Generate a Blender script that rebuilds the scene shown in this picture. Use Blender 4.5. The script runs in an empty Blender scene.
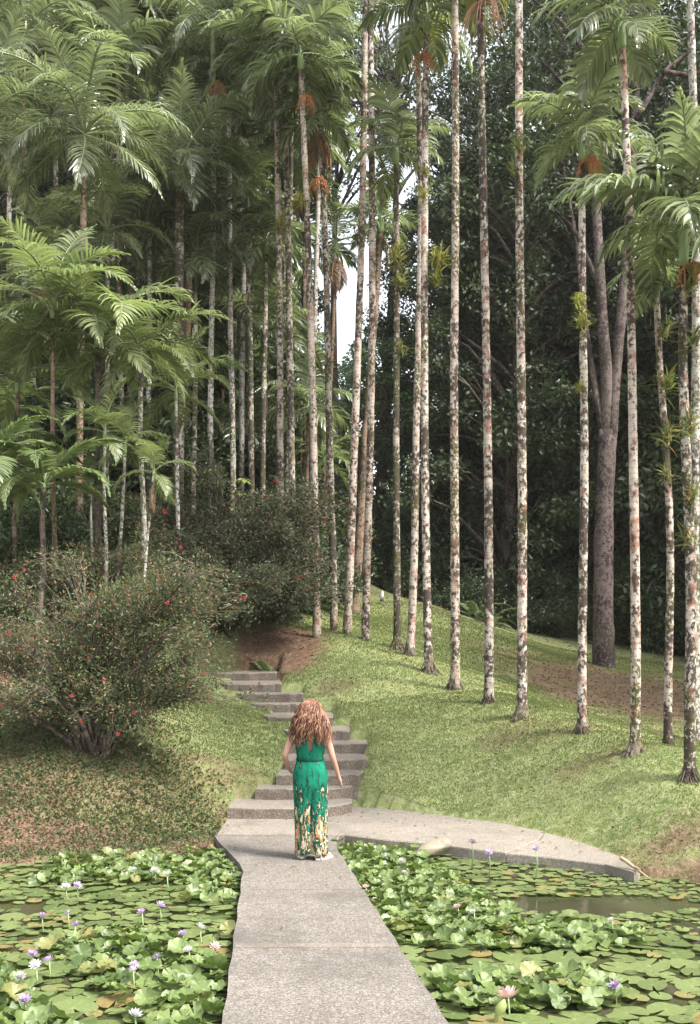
import bpy, math, random
import numpy as np
from mathutils import Vector, Matrix
R = math.radians
rng = np.random.default_rng(7)
random.seed(7)
sc = bpy.context.scene
COL = sc.collection
F, CX, HY, CZ = 1100.0, 350.0, 625.0, 2.54

def P(px, py, D):            # a picture point at a real distance D
    return Vector(((px - CX) * D / F, D, CZ - (py - HY) * D / F))
def PX(px, D): return (px - CX) * D / F
def PZ(px, py, z):           # a picture point on the level z
    D = F * (CZ - z) / (py - HY)
    return Vector(((px - CX) * D / F, D, z))

# ------------------------------------------------------------------ materials
def mat(name):
    m = bpy.data.materials.new(name); m.use_nodes = True
    nt = m.node_tree
    b = nt.nodes['Principled BSDF']
    return m, nt, b
def nd(nt, t, **kw):
    n = nt.nodes.new(t)
    for k, v in kw.items():
        if k in ('operation', 'data_type', 'blend_type', 'attribute_name', 'feature', 'wave_type', 'bands_direction', 'distance', 'noise_dimensions'):
            setattr(n, k, v)
        else:
            n.inputs[k.replace('_', ' ')].default_value = v
    return n
def L(nt, a, b): nt.links.new(a, b)
def ramp(nt, fac, stops, interp='LINEAR'):
    r = nt.nodes.new('ShaderNodeValToRGB'); cr = r.color_ramp; cr.interpolation = interp
    while len(cr.elements) < len(stops): cr.elements.new(0.5)
    for e, (p, c) in zip(cr.elements, stops):
        e.position = p; e.color = (*c, 1) if len(c) == 3 else c
    L(nt, fac, r.inputs[0]); return r.outputs[0]
def coords(nt, scale=(1, 1, 1), rnd=True):
    tc = nt.nodes.new('ShaderNodeTexCoord')
    mp = nt.nodes.new('ShaderNodeMapping'); mp.inputs['Scale'].default_value = scale
    if rnd:
        oi = nt.nodes.new('ShaderNodeObjectInfo')
        ml = nd(nt, 'ShaderNodeMath', operation='MULTIPLY'); ml.inputs[1].default_value = 37.0
        L(nt, oi.outputs['Random'], ml.inputs[0]); L(nt, ml.outputs[0], mp.inputs['Location'])
    L(nt, tc.outputs['Object'], mp.inputs['Vector']); return mp.outputs[0]
def noise(nt, vec, scale, detail=3, rough=0.55):
    n = nt.nodes.new('ShaderNodeTexNoise'); n.inputs['Scale'].default_value = scale
    n.inputs['Detail'].default_value = detail; n.inputs['Roughness'].default_value = rough
    L(nt, vec, n.inputs['Vector']); return n.outputs[0]
def mix(nt, fac, a, b, bt='MIX'):
    m = nt.nodes.new('ShaderNodeMix'); m.data_type = 'RGBA'; m.blend_type = bt
    for i, v in ((0, fac), (6, a), (7, b)):
        if hasattr(v, 'links'): L(nt, v, m.inputs[i])
        elif isinstance(v, (int, float)): m.inputs[i].default_value = v
        else: m.inputs[i].default_value = (*v, 1)
    return m.outputs[2]
def bump(nt, b, h, strength=0.4, dist=0.02):
    n = nt.nodes.new('ShaderNodeBump'); n.inputs['Strength'].default_value = strength
    n.inputs['Distance'].default_value = dist
    L(nt, h, n.inputs['Height']); L(nt, n.outputs[0], b.inputs['Normal'])
def attr(nt, name):
    a = nt.nodes.new('ShaderNodeAttribute'); a.attribute_name = name; return a.outputs['Fac']

def leaf_mat(name, dark, light, rough=0.4, transl=0.3, spec=0.5, objvar=0.25, accent=None):
    m, nt, b = mat(name)
    t = attr(nt, 'tint')
    c = ramp(nt, t, [(0, dark), (1, light)])
    if accent:
        c = ramp(nt, t, [(0, dark), (0.80, light), (0.86, accent), (1, accent)])
    oi = nt.nodes.new('ShaderNodeObjectInfo')
    hsv = nt.nodes.new('ShaderNodeHueSaturation')
    mr = nt.nodes.new('ShaderNodeMapRange'); mr.inputs[3].default_value = 1 - objvar; mr.inputs[4].default_value = 1 + objvar
    L(nt, oi.outputs['Random'], mr.inputs[0]); L(nt, mr.outputs[0], hsv.inputs['Value']); L(nt, c, hsv.inputs['Color'])
    c = hsv.outputs[0]
    L(nt, c, b.inputs['Base Color']); b.inputs['Roughness'].default_value = rough
    b.inputs['Specular IOR Level'].default_value = spec
    tr = nt.nodes.new('ShaderNodeBsdfTranslucent')
    tc = mix(nt, 1.0, c, (1.15, 1.25, 0.8), 'MULTIPLY'); L(nt, tc, tr.inputs['Color'])
    ms = nt.nodes.new('ShaderNodeMixShader'); ms.inputs[0].default_value = transl
    L(nt, b.outputs[0], ms.inputs[1]); L(nt, tr.outputs[0], ms.inputs[2])
    L(nt, ms.outputs[0], nt.nodes['Material Output'].inputs['Surface'])
    return m

M = {}
def trunk_mat(name, pale, warm, dark, moss, cover=0.5, ring=9.0):
    m, nt, b = mat(name)
    v = coords(nt, (1, 1, 0.8))
    n1 = noise(nt, v, 15, 5, 0.72); n2 = noise(nt, v, 5.0, 5, 0.68); n3 = noise(nt, v, 24, 3, 0.7); n4 = noise(nt, v, 1.1, 2)
    base = ramp(nt, n2, [(0.38, warm), (0.49, pale), (0.57, pale), (0.66, warm)])
    cm = nd(nt, 'ShaderNodeMath', operation='MULTIPLY_ADD'); L(nt, noise(nt, v, 1.7, 2), cm.inputs[0]); cm.inputs[1].default_value = .55; cm.inputs[2].default_value = -.275
    ca_ = nd(nt, 'ShaderNodeMath', operation='ADD'); L(nt, n1, ca_.inputs[0]); L(nt, cm.outputs[0], ca_.inputs[1])
    fac = ramp(nt, ca_.outputs[0], [(0.5 + (cover - .5) * -.4, (0, 0, 0)), (0.56 + (cover - .5) * -.4, (1, 1, 1))])
    c = mix(nt, fac, base, dark)
    mf = ramp(nt, n4, [(0.5, (0, 0, 0)), (0.62, (1, 1, 1))])
    mf2 = ramp(nt, n3, [(0.47, (0, 0, 0)), (0.55, (1, 1, 1))])
    mm = nd(nt, 'ShaderNodeMath', operation='MULTIPLY'); L(nt, mf, mm.inputs[0]); L(nt, mf2, mm.inputs[1])
    c = mix(nt, mm.outputs[0], c, moss)
    w = nt.nodes.new('ShaderNodeTexWave'); w.bands_direction = 'Z'; w.inputs['Scale'].default_value = ring / 2
    w.inputs['Distortion'].default_value = 1.5; L(nt, v, w.inputs['Vector'])
    rf = ramp(nt, w.outputs[0], [(0, (0.45, .45, .45)), (0.12, (1, 1, 1))])
    c = mix(nt, 0.5, c, rf, 'MULTIPLY')
    oi = nt.nodes.new('ShaderNodeObjectInfo'); hv = nt.nodes.new('ShaderNodeHueSaturation'); mr = nt.nodes.new('ShaderNodeMapRange'); mr.inputs[3].default_value = .72; mr.inputs[4].default_value = 1.12
    L(nt, oi.outputs['Random'], mr.inputs[0]); L(nt, mr.outputs[0], hv.inputs['Value']); L(nt, c, hv.inputs['Color']); c = hv.outputs[0]
    L(nt, c, b.inputs['Base Color']); b.inputs['Roughness'].default_value = 0.85; b.inputs['Specular IOR Level'].default_value = .2
    bump(nt, b, n1, 0.6, 0.015)
    return m
M['trunk'] = trunk_mat('lichen_palm_bark', (.50, .45, .385), (.28, .15, .11), (.065, .05, .04), (.06, .065, .02), 0.55)
M['trunk_mossy'] = trunk_mat('mossy_palm_bark', (.44, .40, .33), (.26, .17, .12), (.065, .055, .04), (.075, .085, .03), 0.66, 13)
M['trunk_red'] = trunk_mat('reddish_palm_bark', (.46, .40, .34), (.27, .15, .11), (.07, .05, .04), (.06, .065, .02), 0.48, 11)
M['trunk_pale'] = trunk_mat('pale_palm_bark', (.50, .48, .43), (.30, .25, .20), (.10, .08, .065), (.08, .09, .04), 0.5)
M['trunk_brown'] = trunk_mat('brown_palm_bark', (.26, .19, .14), (.17, .10, .07), (.06, .045, .035), (.06, .07, .02), 0.5)
M['bark_dark'] = trunk_mat('dark_tree_bark', (.14, .11, .09), (.09, .06, .05), (.03, .025, .02), (.03, .04, .015), 0.5)
M['bark_fork'] = trunk_mat('speckled_tree_bark', (.14, .11, .10), (.09, .06, .055), (.035, .025, .025), (.05, .045, .03), 0.55, 14)
M['twig'] = trunk_mat('twig_bark', (.16, .13, .10), (.10, .075, .06), (.05, .04, .03), (.06, .06, .03), 0.5)
M['roots'] = trunk_mat('root_bark', (.20, .17, .13), (.14, .09, .06), (.04, .03, .025), (.07, .08, .03), 0.5, 20)
M['shaft'] = leaf_mat('crownshaft_green', (.16, .24, .09), (.26, .34, .15), .35, .05)
M['frond'] = leaf_mat('palm_frond_green', (.045, .066, .030), (.30, .34, .205), .27, .42, .9)
M['frond_light'] = leaf_mat('young_frond_green', (.078, .115, .045), (.265, .30, .145), .4, .4, .5)
M['frond_yellow'] = leaf_mat('yellowing_frond', (.17, .18, .06), (.33, .32, .12), .45, .4, .4)
M['frond_dry'] = leaf_mat('dry_frond', (.20, .12, .07), (.38, .25, .16), .8, .2, .2)
M['fern'] = leaf_mat('fern_green', (.11, .15, .07), (.23, .28, .14), .45, .4, .4)
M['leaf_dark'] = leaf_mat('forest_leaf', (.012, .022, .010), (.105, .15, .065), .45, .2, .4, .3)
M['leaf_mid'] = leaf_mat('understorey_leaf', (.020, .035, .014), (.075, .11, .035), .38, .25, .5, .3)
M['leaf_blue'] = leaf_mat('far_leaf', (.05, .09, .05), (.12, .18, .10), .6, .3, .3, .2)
M['leaf_bush'] = leaf_mat('shrub_leaf', (.035, .06, .022), (.13, .17, .07), .45, .3, .5, .1, (.22, .10, .06))
M['leaf_shrub2'] = leaf_mat('shrub_leaf_grey', (.03, .045, .022), (.12, .145, .075), .5, .25, .4, .1, (.15, .085, .05))
M['leaf_pale'] = leaf_mat('pale_broad_leaf', (.18, .23, .07), (.40, .43, .17), .45, .35, .4)
M['brom'] = leaf_mat('bromeliad_leaf', (.14, .15, .04), (.34, .32, .11), .5, .35, .4)
M['brom_red'] = leaf_mat('bromeliad_leaf_green', (.06, .09, .03), (.23, .24, .09), .5, .3, .3, .2, (.24, .12, .06))
M['ground_cover'] = leaf_mat('ground_cover_leaf', (.035, .05, .018), (.105, .13, .05), .5, .25, .3, .05, (.17, .11, .065))
M['grass'] = leaf_mat('lawn_grass', (.085, .115, .033), (.215, .24, .095), .7, .25, .2, .05, (.28, .22, .13))
M['litter'] = leaf_mat('fallen_leaf', (.07, .042, .028), (.23, .165, .11), .8, .1, .2, .05)
def plain(name, col, rough=.6, spec=.4, nsc=8, var=.25):
    m, nt, b = mat(name)
    v = coords(nt); n = noise(nt, v, nsc, 3)
    c = ramp(nt, n, [(.3, tuple(x * (1 - var) for x in col)), (.7, tuple(min(1, x * (1 + var)) for x in col))])
    L(nt, c, b.inputs['Base Color']); b.inputs['Roughness'].default_value = rough; b.inputs['Specular IOR Level'].default_value = spec
    bump(nt, b, n, .2, .01); return m
M['fruit'] = plain('orange_palm_fruit', (.42, .16, .06), .6)
M['fruit_dry'] = plain('dry_pink_flower_stalk', (.40, .20, .13), .7)
M['red'] = plain('red_flower', (.50, .07, .075), .6, nsc=20)
M['lilac'] = leaf_mat('lilac_petal', (.33, .20, .50), (.55, .44, .66), .5, .3)
M['pink'] = leaf_mat('pink_petal', (.60, .34, .40), (.68, .54, .56), .5, .3)
M['white_petal'] = leaf_mat('white_petal', (.50, .46, .56), (.60, .58, .62), .5, .3)
M['stamen'] = plain('yellow_stamen', (.70, .45, .08))
M['skin'] = plain('skin', (.40, .22, .16), .5, nsc=3, var=.06)
M['stone_white'] = plain('white_stone', (.22, .19, .14), .8, nsc=12)
M['stick'] = plain('weathered_wood', (.25, .19, .13), .8, nsc=12)
M['teal'] = plain('teal_cloth', (.03, .42, .36), .8, nsc=12, var=.1)
M['khaki'] = plain('khaki_cloth', (.50, .42, .27), .8, nsc=12, var=.1)
M['dark_plastic'] = plain('dark_metal', (.05, .05, .05), .5)
M['white_plastic'] = plain('white_paint', (.8, .79, .76), .4, var=.03)
M['sandal'] = plain('white_leather', (.75, .70, .62), .5, var=.05)
M['iris'] = plain('eye_dark', (.05, .03, .02), .2)
# hair
m, nt, b = mat('auburn_hair'); M['hair'] = m
t = attr(nt, 'tint')
c = ramp(nt, t, [(0, (.035, .012, .007)), (.5, (.16, .062, .032)), (1, (.46, .25, .14))])
L(nt, c, b.inputs['Base Color']); b.inputs['Roughness'].default_value = .42; b.inputs['Specular IOR Level'].default_value = .5
# ground
m, nt, b = mat('mossy_lawn'); M['ground'] = m
v = coords(nt, rnd=False)
soil = attr(nt, 'soil'); worn = attr(nt, 'worn')
n1 = noise(nt, v, .9, 4, .6); n2 = noise(nt, v, 9, 5, .7); n3 = noise(nt, v, 38, 3, .7); n4 = noise(nt, v, 3, 3)
g = ramp(nt, n1, [(.35, (.085, .125, .036)), (.55, (.145, .175, .062)), (.7, (.20, .205, .082))])
g = mix(nt, ramp(nt, n2, [(.45, (0, 0, 0)), (.62, (1, 1, 1))]), g, (.22, .24, .12))
g = mix(nt, ramp(nt, n3, [(.60, (0, 0, 0)), (.66, (1, 1, 1))]), g, (.27, .22, .14))
s = ramp(nt, n2, [(.3, (.06, .038, .027)), (.5, (.11, .066, .043)), (.68, (.17, .11, .072))])
s = mix(nt, ramp(nt, n3, [(.57, (0, 0, 0)), (.64, (1, 1, 1))]), s, (.25, .175, .12))
ad = nd(nt, 'ShaderNodeMath', operation='MULTIPLY_ADD'); L(nt, n4, ad.inputs[0]); ad.inputs[1].default_value = .9; L(nt, soil, ad.inputs[2])
ad2 = nd(nt, 'ShaderNodeMath', operation='MULTIPLY_ADD'); L(nt, n2, ad2.inputs[0]); ad2.inputs[1].default_value = .5; L(nt, ad.outputs[0], ad2.inputs[2])
fac = ramp(nt, ad2.outputs[0], [(.95, (0, 0, 0)), (1.0, (1, 1, 1))])
mr = nt.nodes.new('ShaderNodeMapRange'); mr.inputs[1].default_value = .90; mr.inputs[2].default_value = 1.6
L(nt, ad2.outputs[0], mr.inputs[0])
c = mix(nt, mr.outputs[0], g, s)
L(nt, c, b.inputs['Base Color']); b.inputs['Roughness'].default_value = .95; b.inputs['Specular IOR Level'].default_value = .15
bump(nt, b, n2, .8, .05)
# concrete
def concrete(name, ca, cb, speck, wet=.0):
    m, nt, b = mat(name)
    v = coords(nt, rnd=False)
    n1 = noise(nt, v, 1.3, 4, .6); n2 = noise(nt, v, 55, 3, .75); n3 = noise(nt, v, 7, 4, .65)
    c = ramp(nt, n1, [(.35, ca), (.65, cb)])
    c = mix(nt, ramp(nt, n3, [(.42, (0, 0, 0)), (.75, (.6, .6, .6))]), c, tuple(x * .62 for x in ca))
    vo = nt.nodes.new('ShaderNodeTexVoronoi'); vo.inputs['Scale'].default_value = 100; L(nt, v, vo.inputs['Vector'])
    sp = nt.nodes.new('ShaderNodeSeparateColor'); L(nt, vo.outputs['Color'], sp.inputs[0])
    c = mix(nt, ramp(nt, sp.outputs[0], [(0, (1, 1, 1)), (.38, (.75, .75, .75)), (.5, (0, 0, 0))]), c, tuple(x * speck for x in ca))
    c = mix(nt, ramp(nt, sp.outputs[1], [(.8, (0, 0, 0)), (.9, (.6, .6, .6))]), c, (.34, .30, .26))
    c = mix(nt, ramp(nt, n2, [(.52, (0, 0, 0)), (.60, (.5, .5, .5))]), c, tuple(x * .5 for x in ca))
    st_ = noise(nt, v, .8, 6, .75); c = mix(nt, ramp(nt, st_, [(.50, (0, 0, 0)), (.66, (.75, .75, .75))]), c, tuple(x * .5 for x in ca))
    st2 = noise(nt, v, 2.6, 6, .8); c = mix(nt, ramp(nt, st2, [(.58, (0, 0, 0)), (.70, (.55, .55, .55))]), c, (.10, .105, .06))
    L(nt, c, b.inputs['Base Color']); b.inputs['Roughness'].default_value = .9; b.inputs['Specular IOR Level'].default_value = .25
    bump(nt, b, sp.outputs[0], .35, .006); return m
M['walk'] = concrete('pebble_concrete', (.16, .144, .125), (.215, .195, .172), .55)
M['slab'] = concrete('pale_concrete', (.22, .195, .162), (.285, .255, .215), .72)
M['riser_shade'] = concrete('riser_shade_concrete', (.15, .12, .093), (.21, .172, .138), .65)  # darker brown paints the shade of the step fronts into the colour
M['pale_band'] = concrete('smooth_concrete', (.20, .17, .145), (.235, .205, .175), .7)
# water
m, nt, b = mat('pond_water'); M['water'] = m
v = coords(nt, rnd=False); n = noise(nt, v, 3, 2)
L(nt, ramp(nt, n, [(.3, (.030, .034, .018)), (.7, (.055, .052, .028))]), b.inputs['Base Color'])
b.inputs['Roughness'].default_value = .08; b.inputs['IOR'].default_value = 1.33
bump(nt, b, noise(nt, v, 6, 2), .06, .02)
# lily pad
def pad_mat(name, a, c2, acc, rough=.35):
    m, nt, b = mat(name)
    t = attr(nt, 'tint'); rad = attr(nt, 'rad')
    oi = nt.nodes.new('ShaderNodeObjectInfo')
    v = coords(nt); n = noise(nt, v, 14, 4, .6)
    ad = nd(nt, 'ShaderNodeMath', operation='ADD'); L(nt, oi.outputs['Random'], ad.inputs[0]); L(nt, t, ad.inputs[1])
    fr = nd(nt, 'ShaderNodeMath', operation='FRACT'); L(nt, ad.outputs[0], fr.inputs[0])
    c = ramp(nt, fr.outputs[0], [(0, a), (.55, c2), (.9, c2), (.97, acc)])
    c = mix(nt, ramp(nt, n, [(.45, (0, 0, 0)), (.75, (.7, .7, .7))]), c, tuple(x * .5 for x in a))
    c = mix(nt, ramp(nt, rad, [(0, (.5, .5, .5)), (.16, (.0, .0, .0)), (1, (0, 0, 0))]), c, (.36, .42, .20))
    vein = attr(nt, 'vein')
    c = mix(nt, ramp(nt, vein, [(.55, (0, 0, 0)), (1, (.16, .16, .16))]), c, (.30, .36, .17))
    L(nt, c, b.inputs['Base Color']); b.inputs['Roughness'].default_value = rough; b.inputs['Specular IOR Level'].default_value = .5
    tr = nt.nodes.new('ShaderNodeBsdfTranslucent'); L(nt, mix(nt, 1.0, c, (1.1, 1.3, .5), 'MULTIPLY'), tr.inputs['Color'])
    ms = nt.nodes.new('ShaderNodeMixShader'); ms.inputs[0].default_value = .22
    L(nt, b.outputs[0], ms.inputs[1]); L(nt, tr.outputs[0], ms.inputs[2])
    L(nt, ms.outputs[0], nt.nodes['Material Output'].inputs['Surface'])
    bump(nt, b, n, .25, .01); return m
M['pad'] = pad_mat('floating_lily_leaf', (.085, .12, .04), (.18, .225, .085), (.26, .19, .08))
M['pad_up'] = pad_mat('raised_lily_leaf', (.06, .10, .025), (.15, .205, .065), (.19, .19, .06), .42)
# jumpsuit
m, nt, b = mat('green_print_cloth'); M['suit'] = m
tc = nt.nodes.new('ShaderNodeTexCoord'); sx = nt.nodes.new('ShaderNodeSeparateXYZ'); L(nt, tc.outputs['Object'], sx.inputs[0])
mp = nt.nodes.new('ShaderNodeMapping'); mp.inputs['Scale'].default_value = (1, 1, .26); L(nt, tc.outputs['Object'], mp.inputs[0])
nA = noise(nt, mp.outputs[0], 30, 4, .65); nB = noise(nt, mp.outputs[0], 38, 3, .6)
nC = noise(nt, tc.outputs['Object'], 40, 2, .5)
c = ramp(nt, noise(nt, tc.outputs['Object'], 6, 2), [(.3, (.003, .085, .052)), (.7, (.007, .175, .105))])
zz = nt.nodes.new('ShaderNodeMapRange'); zz.inputs[1].default_value = .90; zz.inputs[2].default_value = .30; zz.inputs[3].default_value = -.13; zz.inputs[4].default_value = .045
L(nt, sx.outputs['Z'], zz.inputs[0])
def addf(a, b_):
    n_ = nd(nt, 'ShaderNodeMath', operation='ADD'); L(nt, a, n_.inputs[0]); L(nt, b_, n_.inputs[1]); return n_.outputs[0]
c = mix(nt, ramp(nt, addf(nA, zz.outputs[0]), [(.43, (0, 0, 0)), (.47, (1, 1, 1))]), c, (.010, .045, .028))
c = mix(nt, ramp(nt, addf(nA, zz.outputs[0]), [(.55, (0, 0, 0)), (.575, (1, 1, 1))]), c, (.44, .37, .24))
c = mix(nt, ramp(nt, addf(nB, zz.outputs[0]), [(.60, (0, 0, 0)), (.62, (1, 1, 1))]), c, (.38, .17, .07))
c = mix(nt, ramp(nt, addf(nC, zz.outputs[0]), [(.64, (0, 0, 0)), (.66, (1, 1, 1))]), c, (.48, .45, .34))
L(nt, c, b.inputs['Base Color']); b.inputs['Roughness'].default_value = .85; b.inputs['Specular IOR Level'].default_value = .15
M['belt'] = plain('dark_green_belt', (.004, .055, .035), .85, .1)

# ------------------------------------------------------------------ mesh building
class MB:
    def __init__(s): s.v = []; s.q = []; s.t = []; s.n = 0; s.tq = []; s.tt = []; s.mq = []; s.mt = []
    def add(s, V, Q=None, T=None, tint=None, mi=0):
        V = np.asarray(V, float).reshape(-1, 3)
        if Q is not None and len(Q):
            Q = np.asarray(Q, int).reshape(-1, 4); s.q.append(Q + s.n)
            s.tq.append(np.broadcast_to(np.asarray(.5 if tint is None else tint, float), (len(Q),)).copy()); s.mq.append(np.full(len(Q), mi))
        if T is not None and len(T):
            T = np.asarray(T, int).reshape(-1, 3); s.t.append(T + s.n)
            s.tt.append(np.broadcast_to(np.asarray(.5 if tint is None else tint, float), (len(T),)).copy()); s.mt.append(np.full(len(T), mi))
        s.v.append(V); s.n += len(V)
    def mesh(s, name, mats, smooth=True, vattrs=None):
        V = np.concatenate(s.v) if s.v else np.zeros((0, 3))
        Q = np.concatenate(s.q) if s.q else np.zeros((0, 4), int)
        T = np.concatenate(s.t) if s.t else np.zeros((0, 3), int)
        me = bpy.data.meshes.new(name)
        me.vertices.add(len(V)); me.vertices.foreach_set('co', V.astype(np.float32).ravel())
        loops = np.concatenate([Q.ravel(), T.ravel()]).astype(np.int32)
        me.loops.add(len(loops)); me.loops.foreach_set('vertex_index', loops)
        starts = np.concatenate([np.arange(len(Q)) * 4, len(Q) * 4 + np.arange(len(T)) * 3]).astype(np.int32)
        me.polygons.add(len(starts)); me.polygons.foreach_set('loop_start', starts)
        me.polygons.foreach_set('use_smooth', np.full(len(starts), smooth))
        if not isinstance(mats, (list, tuple)): mats = [mats]
        for x in mats: me.materials.append(x)
        mi = np.concatenate(([*s.mq, *s.mt]) if (s.mq or s.mt) else [np.zeros(0)]).astype(np.int32)
        me.polygons.foreach_set('material_index', mi)
        me.update(calc_edges=True)
        a = me.attributes.new('tint', 'FLOAT', 'FACE')
        a.data.foreach_set('value', np.concatenate([*s.tq, *s.tt]).astype(np.float32))
        for k, val in (vattrs or {}).items():
            a = me.attributes.new(k, 'FLOAT', 'POINT'); a.data.foreach_set('value', np.asarray(val, np.float32))
        me.validate(); return me

def obj(name, me, parent=None, loc=None, rot=None, scale=None):
    o = bpy.data.objects.new(name, me); COL.objects.link(o)
    if parent is not None: o.parent = parent
    if loc is not None: o.location = loc
    if rot is not None: o.rotation_euler = rot
    if scale is not None: o.scale = (scale,) * 3 if isinstance(scale, (int, float)) else scale
    return o
def empty(name, loc=(0, 0, 0), rot=None):
    o = bpy.data.objects.new(name, None); COL.objects.link(o); o.location = loc; o.empty_display_size = .2
    if rot: o.rotation_euler = rot
    return o
def tag(o, label=None, cat=None, group=None, kind=None):
    if label: o['label'] = label
    if cat: o['category'] = cat
    if group: o['group'] = group
    if kind: o['kind'] = kind
    return o

def unit(a): return a / np.maximum(np.linalg.norm(a, axis=-1, keepdims=True), 1e-9)

def tube(mb, pts, rad, seg=8, tint=None, mi=0, lump=0.0, cap=True, sd=None):
    pts = np.asarray(pts, float); n = len(pts); rad = np.broadcast_to(np.asarray(rad, float), (n,))
    T = unit(np.gradient(pts, axis=0)); ref = np.array([1.0, 0, 0]) if abs(T[0, 0]) < .8 else np.array([0, 1.0, 0])
    A = unit(np.cross(T, ref)); B = np.cross(T, A)
    a = np.linspace(0, 2 * np.pi, seg, endpoint=False)
    r = rad[:, None] * np.ones(seg)
    if lump: r = r * (1 + lump * (sd or rng).standard_normal((n, seg)))
    V = pts[:, None, :] + r[..., None] * (np.cos(a)[None, :, None] * A[:, None, :] + np.sin(a)[None, :, None] * B[:, None, :])
    i = np.arange(n - 1)[:, None] * seg; j = np.arange(seg)[None, :]; j2 = (j + 1) % seg
    Q = np.stack([i + j, i + j2, i + seg + j2, i + seg + j], -1).reshape(-1, 4)
    V = V.reshape(-1, 3); T3 = None
    if cap:
        V = np.vstack([V, pts[0], pts[-1]]); e = (n - 1) * seg; jj = np.arange(seg); k2 = (jj + 1) % seg
        T3 = np.vstack([np.stack([k2, jj, np.full(seg, n * seg)], -1), np.stack([e + jj, e + k2, np.full(seg, n * seg + 1)], -1)])
    mb.add(V, Q, T3, tint if tint is not None else .5, mi)

def leaves(mb, pos, d, size, width=.45, tint=None, mi=0, fold=.15, up=None):
    """rhombic folded leaves: pos (N,3), direction d, length size"""
    N = len(pos); d = unit(d)
    if up is None: up = rng.standard_normal((N, 3)); up[:, 2] += .8
    s = unit(np.cross(d, up)); nrm = np.cross(s, d)
    size = np.broadcast_to(size, (N,))[:, None]
    p0 = pos; p2 = pos + d * size
    m_ = pos + d * size * .45
    p1 = m_ + s * size * width * .5 + nrm * size * fold; p3 = m_ - s * size * width * .5 + nrm * size * fold
    V = np.stack([p0, p1, p2, p3], 1).reshape(-1, 3)
    b = np.arange(N)[:, None] * 4
    T = np.concatenate([b + np.array([[0, 1, 2]]), b + np.array([[0, 2, 3]])], 1).reshape(-1, 3)
    t = rng.random(N) if tint is None else np.broadcast_to(tint, (N,))
    mb.add(V, None, T, np.repeat(t, 2), mi)

def inpoly(x, y, poly):
    r = np.zeros(len(x), bool); n = len(poly)
    for a in range(n):
        x1, y1 = poly[a]; x2, y2 = poly[(a + 1) % n]
        k = ((y1 > y) != (y2 > y)) & (x < (x2 - x1) * (y - y1) / ((y2 - y1) if y2 != y1 else 1e-9) + x1); r ^= k
    return r
def ppz(l, z=.12): return [(PZ(a, b_, z).x, PZ(a, b_, z).y) for a, b_ in l]
slab1 = ppz([(216, 835), (222, 826), (229, 817.5), (280, 812), (352, 806), (400, 810), (440, 815), (500, 823), (545, 832), (538, 840), (505, 853), (470, 849), (430, 843.5), (385, 840), (345, 835)])
slab2 = ppz([(506.5, 853), (539, 840), (546, 832.5), (575, 840), (600, 848), (622, 857), (640, 868), (634, 872), (605, 864), (560, 858)])
LOW = [slab1, slab2]
# ------------------------------------------------------------------ terrain
STEPS = [  # left px, right px, y of the front edge, distance
    (227, 352, 808, 13.7), (255, 347, 789, 14.35), (276, 358, 775, 14.67), (285, 368, 759.5, 15.2), (290, 368, 744, 15.9),
    (288, 350, 731, 16.4), (268, 333, 717, 17.2), (254, 308, 704, 18.1), (241, 303, 694, 18.5), (227, 281, 684, 19.0), (198, 276, 673, 20.2)]
ctrl = []
def C3(px, py, D): p = P(px, py, D); ctrl.append((p.x, p.y, p.z))
ROW = [  # base px, py, D
    (690, 778, 12.5), (668, 750, 14), (635, 748, 13.5), (582, 728, 15), (522, 716, 16), (489, 700, 17), (455, 688, 18.3), (429, 671, 19.5),
    (410, 656, 20.8), (397, 651, 21.5), (365, 639, 22), (347, 633, 22.5), (334, 630, 23), (317, 636, 22)]
for r_ in ROW: C3(*r_)
for a in [(350, 808, 14.6), (440, 815, 14.05), (545, 832, 12.9), (600, 848, 11.95), (640, 866, 11.15), (372, 770, 15.2), (400, 785, 14.9), (385, 720, 17),
          (340, 690, 18.6), (400, 740, 16.2), (400, 700, 18), (330, 665, 20.2), (300, 655, 21), (450, 785, 14.8), (450, 740, 16.1), (500, 800, 13.8), (500, 755, 15.3), (580, 785, 13.4),
          (620, 820, 12.2), (650, 848, 11.4), (695, 840, 11.2), (700, 872, 10.9), (700, 800, 12),
          (215, 820, 13.6), (200, 800, 14.2), (200, 760, 15), (250, 742, 16.1), (200, 720, 16.6), (230, 702, 17.9), (150, 850, 12.3), (150, 832, 12.9), (150, 800, 13.5), (150, 770, 14.2),
          (60, 850, 12.1), (60, 830, 12.7), (60, 800, 13.2), (60, 765, 13.8), (90, 745, 14.3), (0, 855, 11.9), (0, 800, 13), (0, 740, 14.5), (0, 680, 16.5),
          (0, 640, 18), (0, 600, 19.5), (100, 640, 18.5), (180, 680, 18.5), (215, 675, 20.3), (100, 580, 21.5), (0, 550, 22), (150, 500, 25), (50, 480, 27), (200, 540, 25),
          (0, 460, 32), (200, 460, 33), (250, 600, 24), (260, 640, 22),
          (400, 600, 30), (440, 640, 25), (400, 640, 23.5), (380, 590, 34), (450, 610, 31), (500, 628, 31), (560, 652, 29), (500, 672, 23.5), (560, 702, 20), (610, 725, 18),
          (640, 705, 22), (690, 742, 16.5), (700, 700, 22), (650, 668, 28), (700, 655, 34), (350, 612, 28), (330, 600, 30), (362, 584, 38)]: C3(*a)
for i, (l, r_, y, D) in enumerate(STEPS):
    z = .12 + .14 * (i + 1)
    ctrl.append((PX(l, D) - .15, D, z - .05)); ctrl.append((PX(r_, D) + .15, D, z - .03))
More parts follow.
